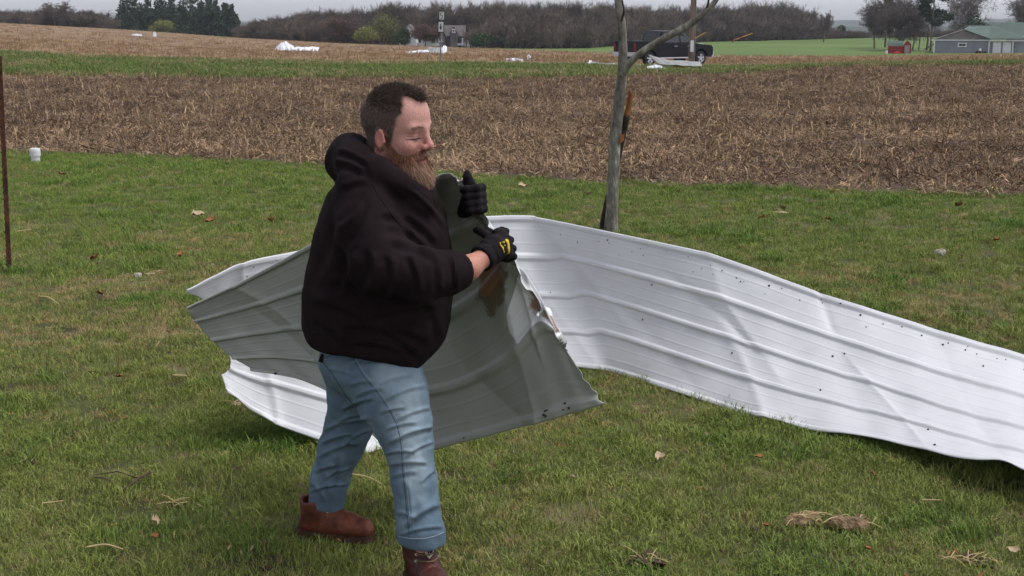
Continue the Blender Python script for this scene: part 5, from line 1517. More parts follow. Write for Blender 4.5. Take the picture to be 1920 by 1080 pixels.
def head_sdf(X):
    q = hl(X); q = q.copy(); ys = q[:, 1].copy(); q[:, 1] = np.abs(q[:, 1])
    A = np.array
    d = s_ell(q, A([-.014, 0, .048]), (.100, .077, .090))
    d = smin(d, s_ell(q, A([.030, 0, .055]), (.058, .062, .066)), .03)
    d = smin(d, s_ell(q, A([.036, 0, -.025]), (.056, .058, .085)), .03)
    d = smin(d, s_cone(q, A([-.002, .050, -.055]), A([.068, .012, -.088]), .024, .026), .03)
    d = smin(d, s_ell(q, A([.018, 0, -.098]), (.055, .054, .036)), .03)
    d = smin(d, s_cone(q, A([.086, .008, .033]), A([.073, .044, .033]), .011, .0125), .016)
    d = smin(d, s_ell(q, A([.058, .046, -.018]), (.026, .018, .022)), .02)
    # eye socket, lids
    d = smax(d, -(np.linalg.norm(q - A([.108, .034, .012]), axis=1) - .020), .014)
    d = smin(d, np.linalg.norm(q - A([.0715, .034, .008]), axis=1) - .0156, .004)
    # nose
    d = smin(d, s_cone(q, A([.087, 0, .028]), A([.1115, 0, -.012]), .0085, .0095), .012)
    d = smin(d, np.linalg.norm(q - A([.1105, 0, -.015]), axis=1) - .0102, .008)
    d = smin(d, s_ell(q, A([.100, .0125, -.020]), (.0115, .0075, .0085)), .006)
    d = smax(d, -s_ell(q, A([.107, .0075, -.0265]), (.005, .0032, .004)), .002)
    d = smax(d, -(s_cone(q, A([.094, .020, -.018]), A([.082, .034, -.044]), .0012, .0012)), .010)
    # lips, slightly parted
    d = smin(d, s_ell(q, A([.088, 0, -.050]), (.013, .024, .008)), .008)
    d = smin(d, s_ell(q, A([.086, 0, -.064]), (.013, .021, .008)), .008)
    d = smax(d, -s_ell(q, A([.103, 0, -.057]), (.012, .017, .0022)), .003)
    # chin
    d = smin(d, s_ell(q, A([.074, 0, -.092]), (.022, .026, .022)), .02)
    # ear
    EM = np.array(Matrix.Rotation(R(-14), 3, 'Y') @ Matrix.Rotation(R(18), 3, 'Z'))
    e = s_ell(q, A([-.008, .080, -.006]), (.021, .0085, .034), EM)
    e = smax(e, -s_ell(q, A([-.004, .0905, -.003]), (.011, .007, .021), EM), .004)
    e = smin(e, s_ell(q, A([.006, .079, -.012]), (.005, .006, .008)), .004)
    d = smin(d, e, .006)
    # neck
    d = smin(d, s_cone(q, A([-.028, 0, -.055]), A([-.055, 0, -.20]), .062, .076), .035)
    return d * HS

# ---- torso table: row, left, right, distance, half depth
TR = np.array([(300, 690, 748, 4.44, .06), (318, 662, 778, 4.44, .14), (335, 636, 800, 4.44, .205), (360, 617, 820, 4.44, .235), (400, 601, 836, 4.44, .245), (450, 588, 847, 4.44, .245),
               (500, 577, 851, 4.44, .245), (550, 568, 850, 4.44, .25), (600, 568, 846, 4.45, .25), (640, 576, 834, 4.45, .24), (668, 586, 815, 4.45, .225), (700, 596, 792, 4.45, .20), (740, 610, 770, 4.45, .17)], float)
TZ = np.array([P(0, r[0], r[3]).z for r in TR]); TXL = np.array([P(r[1], r[0], r[3]).x for r in TR]); TXR = np.array([P(r[2], r[0], r[3]).x for r in TR])
o_ = np.argsort(TZ); TZ, TXL, TXR = TZ[o_], TXL[o_], TXR[o_]; TY, TRY = TR[o_, 3], TR[o_, 4]
def torso_sdf(X, shrink=0.0):
    z = X[:, 2]; l, r = np.interp(z, TZ, TXL), np.interp(z, TZ, TXR); cy, ry = np.interp(z, TZ, TY), np.interp(z, TZ, TRY)
    cx, rx = (l + r) / 2, np.maximum((r - l) / 2 - shrink, .01); ry = np.maximum(ry - shrink, .01)
    u, v = np.abs((X[:, 0] - cx) / rx), np.abs((X[:, 1] - cy) / ry)
    k = (u ** 2.3 + v ** 2.3) ** (1 / 2.3)
    d = (k - 1) * np.minimum(rx, ry) * .9
    return np.maximum(np.maximum(d, z - TZ[-1] + shrink), TZ[0] - z)
PT = lambda *a: vA(P(*a))
ARM_N = [PT(676, 352, 4.27), PT(690, 425, 4.19), PT(716, 500, 4.12), PT(790, 517, 4.12), PT(840, 512, 4.17), PT(877, 503, 4.22), PT(912, 480, 4.27), PT(934, 462, 4.35)]
ARM_F = [PT(735, 352, 4.62), PT(770, 372, 4.84), PT(815, 402, 4.93), PT(860, 390, 4.72), PT(884, 372, 4.53)]
LEG_N = [PT(715, 690, 4.37), PT(737, 745, 4.32), PT(757, 795, 4.28), PT(768, 840, 4.26), PT(776, 900, 4.24), PT(783, 950, 4.22), PT(790, 1000, 4.20), PT(792, 1060, 4.20)]
LEG_F = [PT(660, 690, 4.54), PT(662, 740, 4.58), PT(654, 795, 4.60), PT(637, 845, 4.63), PT(619, 895, 4.66), PT(612, 935, 4.67), PT(608, 965, 4.68)]
def body_sdf(X):
    d = head_sdf(X)
    d = smin(d, torso_sdf(X, np.where(X[:, 2] < 1.02, .085, .045)), .04)
    d = smin(d, s_chain(X, ARM_N, [.05, .05, .046, .045, .044, .041, .030, .012]), .03)
    d = smin(d, s_chain(X, ARM_F, [.05, .05, .042, .036, .024]), .03)
    d = smin(d, s_chain(X, LEG_N, [.08, .075, .055, .047, .045, .042, .040, .038]), .03)
    d = smin(d, s_chain(X, LEG_F, [.08, .07, .056, .05, .045, .040, .035]), .03)
    return d

# ---- skin
V, F = iso(body_sdf, (-.80, 4.02, .02), (.02, 5.05, 1.82), .0044)
V = relax(V, F, 1, .4)
q = hl(V); ay = np.abs(q[:, 1])
def sstep(a, b, x): t = np.clip((x - a) / (b - a), 0, 1); return t * t * (3 - 2 * t)
def hair_mask(q):
    ay = np.abs(q[:, 1]); x, z = q[:, 0], q[:, 2]
    lim_top = .074 - .050 * np.exp(-((ay - .046) / .020) ** 2) - .010 * (ay > .06)
    lim = np.where(z > .085, lim_top, np.where(z > .035, .034 + (lim_top - .034) * sstep(.055, .085, z), .030 - .010 * sstep(.035, -.02, z)))
    m = sstep(lim + .004, lim - .004, x)
    low = np.where(x > -.03, -.03, -.075)              # down to the nape behind the ear
    m *= sstep(low - .006, low + .006, z)
    m *= 1 - (np.exp(-((x + .005) / .020) ** 2 - ((z + .004) / .030) ** 2) > .45) * (ay > .066)   # ear
    return m
def beard_mask(q):
    ay = np.abs(q[:, 1]); x, z = q[:, 0], q[:, 2]
    line = np.interp(x, [-.01, .02, .05, .075, .086, .095, .13], [-.010, -.022, -.044, -.046, -.034, -.029, -.028])
    m = sstep(line + .004, line - .004, z) * sstep(.000, .016, x + .35 * np.clip(z + .05, -.1, 0))
    m *= sstep(-.135, -.115, z)
    lips = np.exp(-((x - .10) / .02) ** 2 - ((z + .060) / .0080) ** 2 - (ay / .020) ** 4)
    return m * (1 - np.clip(lips * 1.6, 0, 1))
hm, bm_ = hair_mask(q), beard_mask(q)
head_part = (V[:, 2] > 1.36)
skin = np.tile(C(196, 146, 132), (len(V), 1))
def tintc(mask, c, amt):
    global skin
    w = np.clip(mask * amt, 0, 1)[:, None]; skin = skin * (1 - w) + c[None] * w
tintc(np.exp(-((q[:, 0] - .116) / .016) ** 2 - ((q[:, 2] + .013) / .018) ** 2), C(198, 122, 112), .7)
tintc((ay > .072) * np.exp(-((q[:, 0] + .006) / .03) ** 2 - ((q[:, 2] + .006) / .04) ** 2), C(200, 116, 102), .7)
tintc(np.exp(-((q[:, 0] - .07) / .02) ** 2 - ((q[:, 2] + .02) / .018) ** 2), C(204, 134, 122), .6)
tintc(np.exp(-((q[:, 0] - .1) / .02) ** 2 - ((q[:, 2] + .057) / .011) ** 2 - (ay / .022) ** 4), C(170, 96, 90), .9)
tintc(np.exp(-((q[:, 0] - .09) / .016) ** 2 - ((q[:, 2] - .008) / .008) ** 2 - ((ay - .033) / .014) ** 2), C(140, 92, 82), .6)
tintc(((q[:, 2] < -.06) & (q[:, 0] < .03)).astype(float), C(178, 116, 100), .7)
tintc(hm * head_part, C(66, 54, 48), .9); tintc(bm_ * head_part, C(104, 68, 50), .8)
tintc(sstep(.050, .032, q[:, 0]) * sstep(.03, .06, q[:, 2]) * head_part * (1 - hm), C(120, 92, 84), .5)
skin = np.where(head_part[:, None], skin, C(186, 130, 110)[None])
m_skin = vcol_mat('skin', 'col', .55, .35, bump=.22, bscale=150, mottling=.13)
person = mesh_obj('person', V - ROOT, F, m_skin, None, True)
person.location = ROOT; set_vcol(person, skin)
m_skin.node_tree.nodes['Principled BSDF'].inputs['Subsurface Weight'].default_value = .06
m_skin.node_tree.nodes['Principled BSDF'].inputs['Subsurface Radius'].default_value = (.012, .005, .003)
tag(person, 'bearded man in black hooded sweatshirt, blue jeans and gloves carrying a torn panel', 'person')
def child(name, V, F, mat, parent=None):
    return mesh_obj(name, np.asarray(V) - ROOT, F, mat, parent or person, True)
BODY_V, BODY_F = V, F

# ---- hair, beard and brows: short strands rooted in the skin
def strands(name, roots, norms, dirs, lens, width, cols, mat, curl=.25, seed=1):
    rs = np.random.default_rng(seed); n = len(roots)
    d = dirs + rs.normal(0, curl, (n, 3)); d /= np.linalg.norm(d, axis=1)[:, None]
    bend = norms * rs.uniform(.0, .35, n)[:, None]
    side = np.cross(d, norms + rs.normal(0, .4, (n, 3))); side /= np.linalg.norm(side, axis=1)[:, None] + 1e-9
    w = width * rs.uniform(.7, 1.3, n)[:, None]; L_ = lens[:, None]
    p0 = roots - norms * .002; p1 = p0 + d * L_ * .5 + bend * L_ * .3; p2 = p1 + (d - bend * .8) * L_ * .5
    VV = np.stack([p0 - side * w, p0 + side * w, p1 + side * w * .8, p1 - side * w * .8, p2 + side * w * .15, p2 - side * w * .15], 1).reshape(-1, 3)
    b = np.arange(n)[:, None] * 6
    FF = np.concatenate([b + np.array([[0, 1, 2, 3]]), b + np.array([[3, 2, 4, 5]])])
    o = child(name, VV, FF, mat); set_vcol(o, np.repeat(cols, 6, 0)); return o
N = vnormals(V, F)
area = head_part & (q[:, 2] > -.16)
m_hair = vcol_mat('hair', 'col', .55, .3)
def pick(mask, n, seed):
    rs = np.random.default_rng(seed); w = mask * area; w = w / w.sum()
    i = rs.choice(len(V), n, p=w); return V[i] + rs.normal(0, .0016, (n, 3)), N[i], q[i], rs
ri, ni, qi, rs = pick(np.where(hm > .06, hm, 0), 28000, 21)
top = sstep(.06, .10, qi[:, 2])
dl = np.stack([.8 * top - .35 * (1 - top), (.25 + .15 * rs.normal(0, 1, len(qi))) * np.sign(qi[:, 1]), .25 * top - .9 * (1 - top)], 1)
dl = dl @ HM.T; dl = dl / np.linalg.norm(dl, axis=1)[:, None]
dd = dl * (.95 + .1 * top)[:, None] + ni * (.10 + .22 * top)[:, None]; dd /= np.linalg.norm(dd, axis=1)[:, None]
ln = np.where(top > .5, rs.uniform(.018, .032, len(qi)), rs.uniform(.006, .012, len(qi))) * (.6 + .4 * sstep(-.02, .05, qi[:, 2]))
hc = mixc(C(64, 52, 46), C(116, 98, 86), rs.uniform(0, 1, len(qi))); gr = (rs.uniform(0, 1, len(qi)) < .10)[:, None]; hc = np.where(gr, C(120, 110, 104)[None], hc)
strands('hair', ri, ni, dd, ln, .0007, hc, m_hair, .20, 3)
ri, ni, qi, rs = pick(np.where(bm_ > .06, bm_ ** .8, 0), 22000, 22)
chin = sstep(.035, .085, qi[:, 0]) * sstep(-.05, -.08, qi[:, 2])
mous = (qi[:, 2] > -.056) & (qi[:, 0] > .08)
dl = np.stack([.25 + .35 * chin, .25 * np.sign(qi[:, 1]) * (1 - chin) - 1.2 * qi[:, 1] * chin * 6, -1.0 * np.ones(len(qi))], 1) @ HM.T
dl /= np.linalg.norm(dl, axis=1)[:, None]
dd = dl + ni * .22; dd /= np.linalg.norm(dd, axis=1)[:, None]
ln = .008 + .015 * sstep(.015, .06, qi[:, 0]) + .030 * chin * rs.uniform(.5, 1.2, len(qi)); ln = np.where(mous, .010, ln) * rs.uniform(.75, 1.15, len(qi))
bc = mixc(C(104, 66, 48), C(150, 102, 76), rs.uniform(0, 1, len(qi)))
tipc = np.clip(chin * rs.uniform(0, 1.1, len(qi)), 0, 1)[:, None]; bc = bc * (1 - tipc * .8) + C(186, 158, 132)[None] * tipc * .8
strands('beard', ri, ni, dd, ln, .0007, bc, m_hair, .17, 4)
brow = np.exp(-((q[:, 2] - (.038 - .25 * np.clip(ay - .045, 0, 1))) / .0055) ** 2) * sstep(.012, .018, ay) * sstep(.058, .050, ay) * (q[:, 0] > .05)
ri, ni, qi, rs = pick(np.where(brow > .4, brow, 0), 700, 23)
dl = np.stack([-.5 * np.ones(len(qi)), np.sign(qi[:, 1]), .1 * np.ones(len(qi))], 1) @ HM.T
dd = dl / np.linalg.norm(dl, axis=1)[:, None] * .9 + ni * .3
strands('eyebrow', ri, ni, dd, np.full(len(qi), .009), .00045, np.tile(C(120, 86, 70), (len(qi), 1)), m_hair, .2, 5)
# lowered lids: dark lash line over a sliver of eye
m_lash = pmat('lash', [lin(38, 26, 24)], 5, .6); m_eye = pmat('eyeball', [lin(150, 136, 132)], 5, .3)
body_bvh = BVHTree.FromPolygons([tuple(p) for p in BODY_V], [tuple(int(i) for i in f) for f in BODY_F])
for s in (-1, 1):
    def lid(y, z, lift):
        o = Vector(hw((.20, s * y, z))); d = Vector(HM @ np.array([-1.0, 0, 0])); h, n, i_, t_ = body_bvh.ray_cast(o, d)
        return h - d * lift - Vector(ROOT)
    ys_ = np.linspace(.0150, .0600, 12)
    up = lambda y: .0045 + .0012 * math.sin((y - .015) / .045 * math.pi) - .07 * (y - .03)
    m = MB(); m.tube([lid(y, up(y), .0002) for y in ys_], [.0007, .0012, .0016, .0019, .0020, .0020, .0020, .0019, .0018, .0016, .0013, .0008], 6); e = m.build('eye', m_lash, person)
    m = MB(); m.tube([lid(y, up(y) - .0034, .0001) for y in ys_[2:9]], [.0006, .0015, .0019, .0020, .0019, .0015, .0006], 6); m.build('eyeball', m_eye, e)
    m = MB(); m.tube([lid(y, up(y) + .0085, -.0004) for y in ys_[1:11]], .0007, 5); m.build('lid_crease_shade', pmat('lid_shade', [lin(150, 100, 88)], 5, .7) if s < 0 else bpy.data.materials['lid_shade'], e)  # darker line drawn in for the shade of the lid crease

# ---- hooded sweatshirt
HEMX = [PT(a, b, 4.4) for a, b in ((560, 630), (580, 640), (600, 645), (660, 647), (730, 658), (770, 674), (787, 682), (830, 655), (860, 640))]
HEM_X, HEM_Z = np.array([p[0] for p in HEMX]), np.array([p[2] for p in HEMX])
def hoodie_sdf(X):
    d = torso_sdf(X)
    d = smax(d, np.interp(X[:, 0], HEM_X, HEM_Z) + .10 * (X[:, 1] - 4.2) * .15 - X[:, 2], .018)
    # hem band draws in slightly, cloth blouses above it
    a = s_chain(X, [PT(684, 352, 4.29), PT(690, 420, 4.21), PT(714, 492, 4.15)], [.100, .100, .098], .03)
    a = smin(a, s_chain(X, [PT(714, 494, 4.15), PT(790, 516, 4.13), PT(838, 512, 4.17), PT(869, 507, 4.205)], [.092, .086, .070, .056], .03), .05)
    pl = (PT(872, 506, 4.21) - PT(840, 512, 4.17)); pl /= np.linalg.norm(pl)
    a = smax(a, (X - PT(871, 506, 4.21)) @ pl, .008)
    d = smin(d, a, .035)
    b = s_chain(X, [PT(738, 352, 4.62), PT(772, 372, 4.83), PT(815, 402, 4.92), PT(850, 394, 4.78)], [.085, .075, .07, .05], .03)
    d = smin(d, b, .04)
    h = s_chain(X, [PT(650, 305, 4.46), PT(666, 306, 4.34), PT(706, 322, 4.25), PT(752, 345, 4.235), PT(792, 382, 4.27), PT(815, 420, 4.34)], [.070, .066, .050, .036, .030, .022], .03)
    h = smin(h, s_chain(X, [PT(650, 305, 4.46), PT(690, 300, 4.60), PT(750, 330, 4.64), PT(800, 372, 4.56), PT(822, 410, 4.46)], [.070, .060, .042, .034, .026], .03), .03)
    h = smin(h, s_ell(X, PT(660, 282, 4.45), (.065, .12, .060)), .035)
    # the collar stands open round the neck
    qn = hl(X)
    nk = s_cone(qn, np.array([-.018, 0, .02]), np.array([.005, 0, -.24]), .075, .088) * HS
    h = smax(h, -nk, .012)
    d = smin(d, h, .016)
    return smax(d, -(s_cone(qn, np.array([-.018, 0, .02]), np.array([-.01, 0, -.16]), .075, .080) * HS), .01)
V, F = iso(hoodie_sdf, (-.80, 4.0, .55), (.02, 5.10, 1.62), .0062)
V = relax(V, F, 2, .5); N = vnormals(V, F)
HF = [(690, 360, 640, 430, .006, 7), (700, 372, 660, 470, .006, 8), (640, 400, 610, 520, .005, 9), (720, 395, 775, 440, .007, 7), (730, 420, 800, 462, .008, 7), (735, 450, 815, 478, .008, 7), (760, 400, 820, 455, .006, 7),
      (700, 470, 690, 545, .007, 8), (735, 480, 730, 560, .008, 7), (770, 478, 790, 552, .007, 6), (815, 476, 826, 548, .005, 5), (845, 480, 856, 545, .004, 4), (620, 520, 700, 560, .006, 9), (590, 560, 690, 600, .006, 9),
      (700, 590, 820, 570, .006, 9), (640, 610, 800, 632, .006, 9), (600, 600, 640, 640, .005, 7), (720, 620, 790, 665, .006, 8), (800, 560, 830, 640, .005, 7), (640, 350, 690, 338, .005, 6), (628, 300, 680, 318, .007, 6), (635, 280, 690, 305, .006, 5),
      (665, 470, 640, 560, .006, 9), (660, 640, 760, 660, .004, 6), (760, 350, 840, 430, .004, 5), (780, 345, 835, 400, .004, 5)]
V = V + N * (1.35 * folds(V, N, HF) + .0028 * vnoise(V, 11, 3) + .004 * vnoise(V, 4.5, 4))[:, None]
m_hood = pmat('black_fleece', [lin(25, 18, 20), lin(36, 28, 30)], 9, .95, .12, 260, spec=.08, sheen=.0)
hoodie = child('hoodie', V, F, m_hood)
hood_bvh = BVHTree.FromPolygons([tuple(p) for p in V], [tuple(int(i) for i in f) for f in F])
def on(bvh, px, py, lift=.0012):
    """point of a garment seen at px, py"""
    o = Vector((0, 0, HC)); d = (P(px, py, 4.4) - o).normalized()
    h, n, i, t = bvh.ray_cast(o, d)
    if h is None: return None, None
    if n.dot(d) > 0: n = -n
    return h + n * lift, n
def seam(name, bvh, pts, rad, mat, parent, lift=.0004, n=70):
    c = catmull([(a, b, 0) for a, b in pts], n); out = []
    for a, b, _ in c:
        h, nn = on(bvh, a, b, lift)
        if h is not None and (not out or (h - out[-1]).length < .06): out.append(h)
    if len(out) > 2:
        m = MB(); m.tube([p - Vector(ROOT) for p in out], rad, 5); return m.build(name, mat, parent, True)
m_seamb = pmat('black_seam', [lin(10, 8, 9)], 5, .9)
seam('shoulder_seam', hood_bvh, [(698, 345), (712, 370), (733, 400), (752, 425)], .0022, m_seamb, hoodie)
seam('cuff_seam', hood_bvh, [(849, 478), (853, 500), (851, 525), (842, 550)], .0022, m_seamb, hoodie)
seam('hem_seam', hood_bvh, [(585, 622), (640, 628), (700, 634), (760, 650), (785, 664)], .0022, m_seamb, hoodie)

# ---- jeans
def jeans_sdf(X):
    d = s_ell(X, PT(690, 672, 4.455), (.178, .19, .15))
    d = smax(d, X[:, 2] - PT(0, 628, 4.45)[2], .01)
    n_ = s_chain(X, [PT(718, 700, 4.36), PT(738, 748, 4.32), PT(757, 797, 4.28), PT(769, 842, 4.26), PT(777, 900, 4.24), PT(783, 950, 4.22), PT(790, 998, 4.20), PT(792, 1030, 4.20)],
                 [m_px(r, 4.5) for r in (78, 66, 51.5, 43.5, 42, 40.5, 42.5, 44)], .02)
    c0 = PT(791, 1016, 4.20); n_ = smax(n_, (c0[2] - X[:, 2]) - .10 * (X[:, 0] - c0[0]), .005)
    f_ = s_chain(X, [PT(660, 692, 4.54), PT(662, 742, 4.57), PT(655, 795, 4.60), PT(637, 845, 4.63), PT(619, 895, 4.66), PT(612, 935, 4.67), PT(610, 970, 4.67)],
                 [m_px(r, 4.75) for r in (56, 48.5, 44, 41, 36.5, 34.5, 34.5)], .02)
    c1 = PT(612, 950, 4.67); f_ = smax(f_, (c1[2] - X[:, 2]) - .25 * (X[:, 0] - c1[0]), .005)
    d = smin(d, n_, .03)
    return smin(d, f_, .012)
V, F = iso(jeans_sdf, (-.78, 3.98, .06), (-.10, 4.92, 1.0), .0056)
V = relax(V, F, 2, .5); N = vnormals(V, F)
JF = [(640, 690, 700, 668, .003, 4), (705, 722, 770, 702, .003, 4), (716, 752, 800, 722, .0045, 4), (712, 774, 760, 764, .004, 3), (742, 788, 812, 764, .005, 3.5), (722, 806, 780, 792, .005, 3), (726, 832, 812, 800, .007, 4), (724, 850, 776, 846, .006, 3),
      (756, 858, 814, 828, .005, 3), (728, 872, 800, 868, .005, 3.5), (732, 894, 780, 884, .004, 4), (790, 905, 818, 880, .004, 4), (752, 990, 822, 944, .006, 6), (750, 1003, 832, 988, .004, 3), (745, 960, 782, 972, .003, 4), (762, 900, 772, 975, .003, 5),
      (607, 806, 692, 784, .006, 4), (600, 832, 660, 814, .006, 3.5), (640, 838, 688, 806, .005, 3.5), (594, 858, 670, 830, .005, 4), (590, 884, 630, 872, .005, 4), (610, 896, 656, 878, .005, 3), (580, 922, 650, 908, .005, 3), (640, 768, 698, 746, .006, 4), (634, 790, 676, 776, .005, 3),
      (612, 690, 655, 700, .003, 4), (655, 722, 700, 714, .004, 4), (664, 745, 716, 726, .005, 3.5), (600, 862, 622, 930, .003, 5), (640, 850, 632, 920, .003, 4), (586, 905, 612, 940, .004, 4)]
V = V + N * (1.3 * folds(V, N, JF) + .0030 * vnoise(V, 16, 6) + .006 * vnoise(V, 6, 7))[:, None]
x_, y_ = to_px(V); nz_ = vnoise(V, 9, 8); nz2 = vnoise(V, 30, 9)
fade = np.exp(-((x_ - 762) / 34) ** 2 - ((y_ - 790) / 75) ** 2) * .9 + np.exp(-((x_ - 785) / 22) ** 2 - ((y_ - 880) / 60) ** 2) * .6 + np.exp(-((x_ - 735) / 40) ** 2 - ((y_ - 700) / 30) ** 2) * .4
fade = np.clip(fade * (N[:, 1] < .3) + .25 * nz_ + .12 * nz2, 0, 1)
jc = mixc(C(94, 113, 128), C(158, 173, 181), fade)
fold_shade = np.clip(folds(V, N, JF) / .006, -1, 1)[:, None]
jc = jc * (1 + .22 * fold_shade)  # fold shading put into the colour: ridges lighter, creases darker
cuffw = np.clip(np.exp(-((y_ - 1008) / 10) ** 2) * (x_ > 720) + np.exp(-((y_ - 938) / 9) ** 2) * (x_ < 680), 0, 1)[:, None]
jc = jc * (1 - .22 * cuffw)
m_jean = vcol_mat('denim', 'col', .88, .15, bump=.25, bscale=420, mottling=.12)
jeans = child('jeans', V, F, m_jean); set_vcol(jeans, jc)
jb = BVHTree.FromPolygons([tuple(p) for p in V], [tuple(int(i) for i in f) for f in F])
m_seam = pmat('denim_seam', [lin(66, 84, 100)], 30, .9); m_thread = pmat('pale_thread', [lin(150, 160, 168)], 30, .9)
seam('side_seam', jb, [(656, 662), (678, 700), (712, 742), (742, 792), (752, 835), (755, 880), (760, 930), (765, 985), (768, 1008)], .0015, m_seam, jeans)
seam('side_stitch', jb, [(661, 662), (683, 699), (717, 741), (747, 791), (757, 835), (760, 880), (765, 930), (770, 985)], .0010, m_thread, jeans)
seam('pocket_seam', jb, [(607, 680), (622, 700), (640, 728), (655, 752), (664, 758)], .0018, m_seam, jeans)
seam('yoke_seam', jb, [(604, 672), (625, 666), (650, 664)], .0018, m_seam, jeans)
seam('cuff_stitch', jb, [(748, 1006), (775, 1010), (805, 1008), (832, 998)], .0012, m_thread, jeans)
h_, n_ = on(jb, 605, 672)
if h_: MB().box(h_ - Vector(ROOT), (.02, .012, .03), (0, R(20), 0)).build('pocket_wallet', m_seamb, jeans, bevel=.003)

# ---- gloves
def glove(name, f, lo, hi, mat, label=None):
    V, F = iso(f, lo, hi, .0026); V = relax(V, F, 1, .4); N = vnormals(V, F)
    V = V + N * (.0012 * vnoise(V, 60, 2))[:, None]
    return child(name, V, F, mat), V, F
m_glove = pmat('black_knit', [lin(20, 16, 18), lin(32, 27, 29)], 30, .9, .25, 400, spec=.15)
def near_glove(X):
    d = s_cone(X, PT(904, 484, 4.265), PT(925, 468, 4.315), .047, .044)
    d = smin(d, s_chain(X, [PT(925, 466, 4.32), PT(940, 455, 4.385)], [.044, .036], .02), .02)
    # palm widens along the panel edge
    d = smin(d, s_cone(X, PT(936, 444, 4.385), PT(948, 476, 4.385), .027, .026), .02)
    kn = [((938, 433), (948, 432), (940, 446)), ((945, 446), (957, 448), (948, 459)), ((950, 460), (962, 464), (953, 473)), ((952, 473), (963, 479), (956, 486))]
    for a, b, c in kn:
        d = smin(d, s_chain(X, [PT(a[0] - 6, a[1] + 2, 4.375), PT(a[0] + 3, a[1], 4.42), PT(b[0], b[1] + 2, 4.475), PT(c[0] - 4, c[1], 4.535), PT(c[0] - 20, c[1] - 2, 4.545)], [.0145, .0140, .0130, .0122, .0112], .005), .005)
    d = smin(d, s_chain(X, [PT(922, 452, 4.37), PT(911, 440, 4.42), PT(900, 434, 4.455), PT(893, 432, 4.470)], [.020, .0150, .0135, .0120], .006), .008)
    pl = PT(925, 468, 4.315) - PT(904, 484, 4.265); pl /= np.linalg.norm(pl)
    d = smax(d, -((X - PT(901, 486, 4.258)) @ pl), .005)
    # knitted wrist band pinches in
    w = np.abs((X - PT(912, 478, 4.285)) @ pl)
    return d + .003 * np.exp(-(w / .006) ** 2)
c_ = PT(932, 460, 4.38)
gl, V, F = glove('glove', near_glove, c_ - [.13, .17, .13], c_ + [.12, .22, .13], m_glove)
gb = BVHTree.FromPolygons([tuple(p) for p in V], [tuple(int(i) for i in f) for f in F])
# yellow emblem on the back of the hand, black marks over it
m_yelm = pmat('yellow_print', [lin(206, 176, 40)], 30, .75)
def decal(name, bvh, poly, mat, parent, lift):
    pts_ = []
    for a, b in poly:
        h, n = on(bvh, a, b, lift)
        if h is None: return
        pts_.append((h, n))
    k = len(pts_); c = sum((p for p, n in pts_), Vector()) / k; nn = sum((n for p, n in pts_), Vector()).normalized()
    hc, n2 = on(bvh, sum(a for a, b in poly) / k, sum(b for a, b in poly) / k, lift); c = hc if hc else c
    v = [p - Vector(ROOT) for p, n in pts_] + [c - Vector(ROOT)] + [p - Vector(ROOT) - nn * .002 for p, n in pts_]
    f = [(i, (i + 1) % k, k) for i in range(k)] + [(i, k + 1 + i, k + 1 + (i + 1) % k, (i + 1) % k) for i in range(k)]
    return mesh_obj(name, v, f, mat, parent)
em = decal('emblem', gb, [(937, 455), (944, 453), (949, 448), (953, 450), (955, 458), (956, 467), (955, 474), (950, 477), (945, 474), (943, 467), (939, 461)], m_yelm, gl, .0012)
for poly in ([(940, 458), (945, 456), (946, 459), (942, 461)], [(947, 456), (950, 454), (951, 463), (948, 465)], [(944, 462), (947, 461), (948, 466), (946, 467)], [(946, 468), (951, 466), (952, 469), (948, 471)], [(950, 471), (953, 470), (953, 474), (950, 474)]):
    decal('mark', gb, poly, m_seamb, em or gl, .0026)
def far_glove(X):
    d = s_cone(X, PT(884, 378, 4.535), PT(893, 368, 4.50), .036, .038)
    for k in range(4):
        y = 352 + 13 * k; s = 3 * k
        d = smin(d, s_chain(X, [PT(897 + s * .3, y + 3, 4.50), PT(903 + s * .4, y, 4.445), PT(893 + s * .3, y + 1, 4.398), PT(874 + s, y + 3, 4.392), PT(868 + s, y + 5, 4.412)], [.0165, .0150, .0145, .0135, .0120], .006), .006)
    d = smin(d, s_chain(X, [PT(888, 356, 4.48), PT(879, 342, 4.455), PT(876, 330, 4.45), PT(876, 322, 4.45)], [.021, .0185, .0150, .0080], .008), .008)
    d = smin(d, s_cone(X, PT(884, 380, 4.54), PT(872, 396, 4.62), .036, .034), .02)
    return d
c_ = PT(886, 365, 4.47)
glove('glove', far_glove, c_ - [.11, .13, .13], c_ + [.10, .24, .12], m_glove)

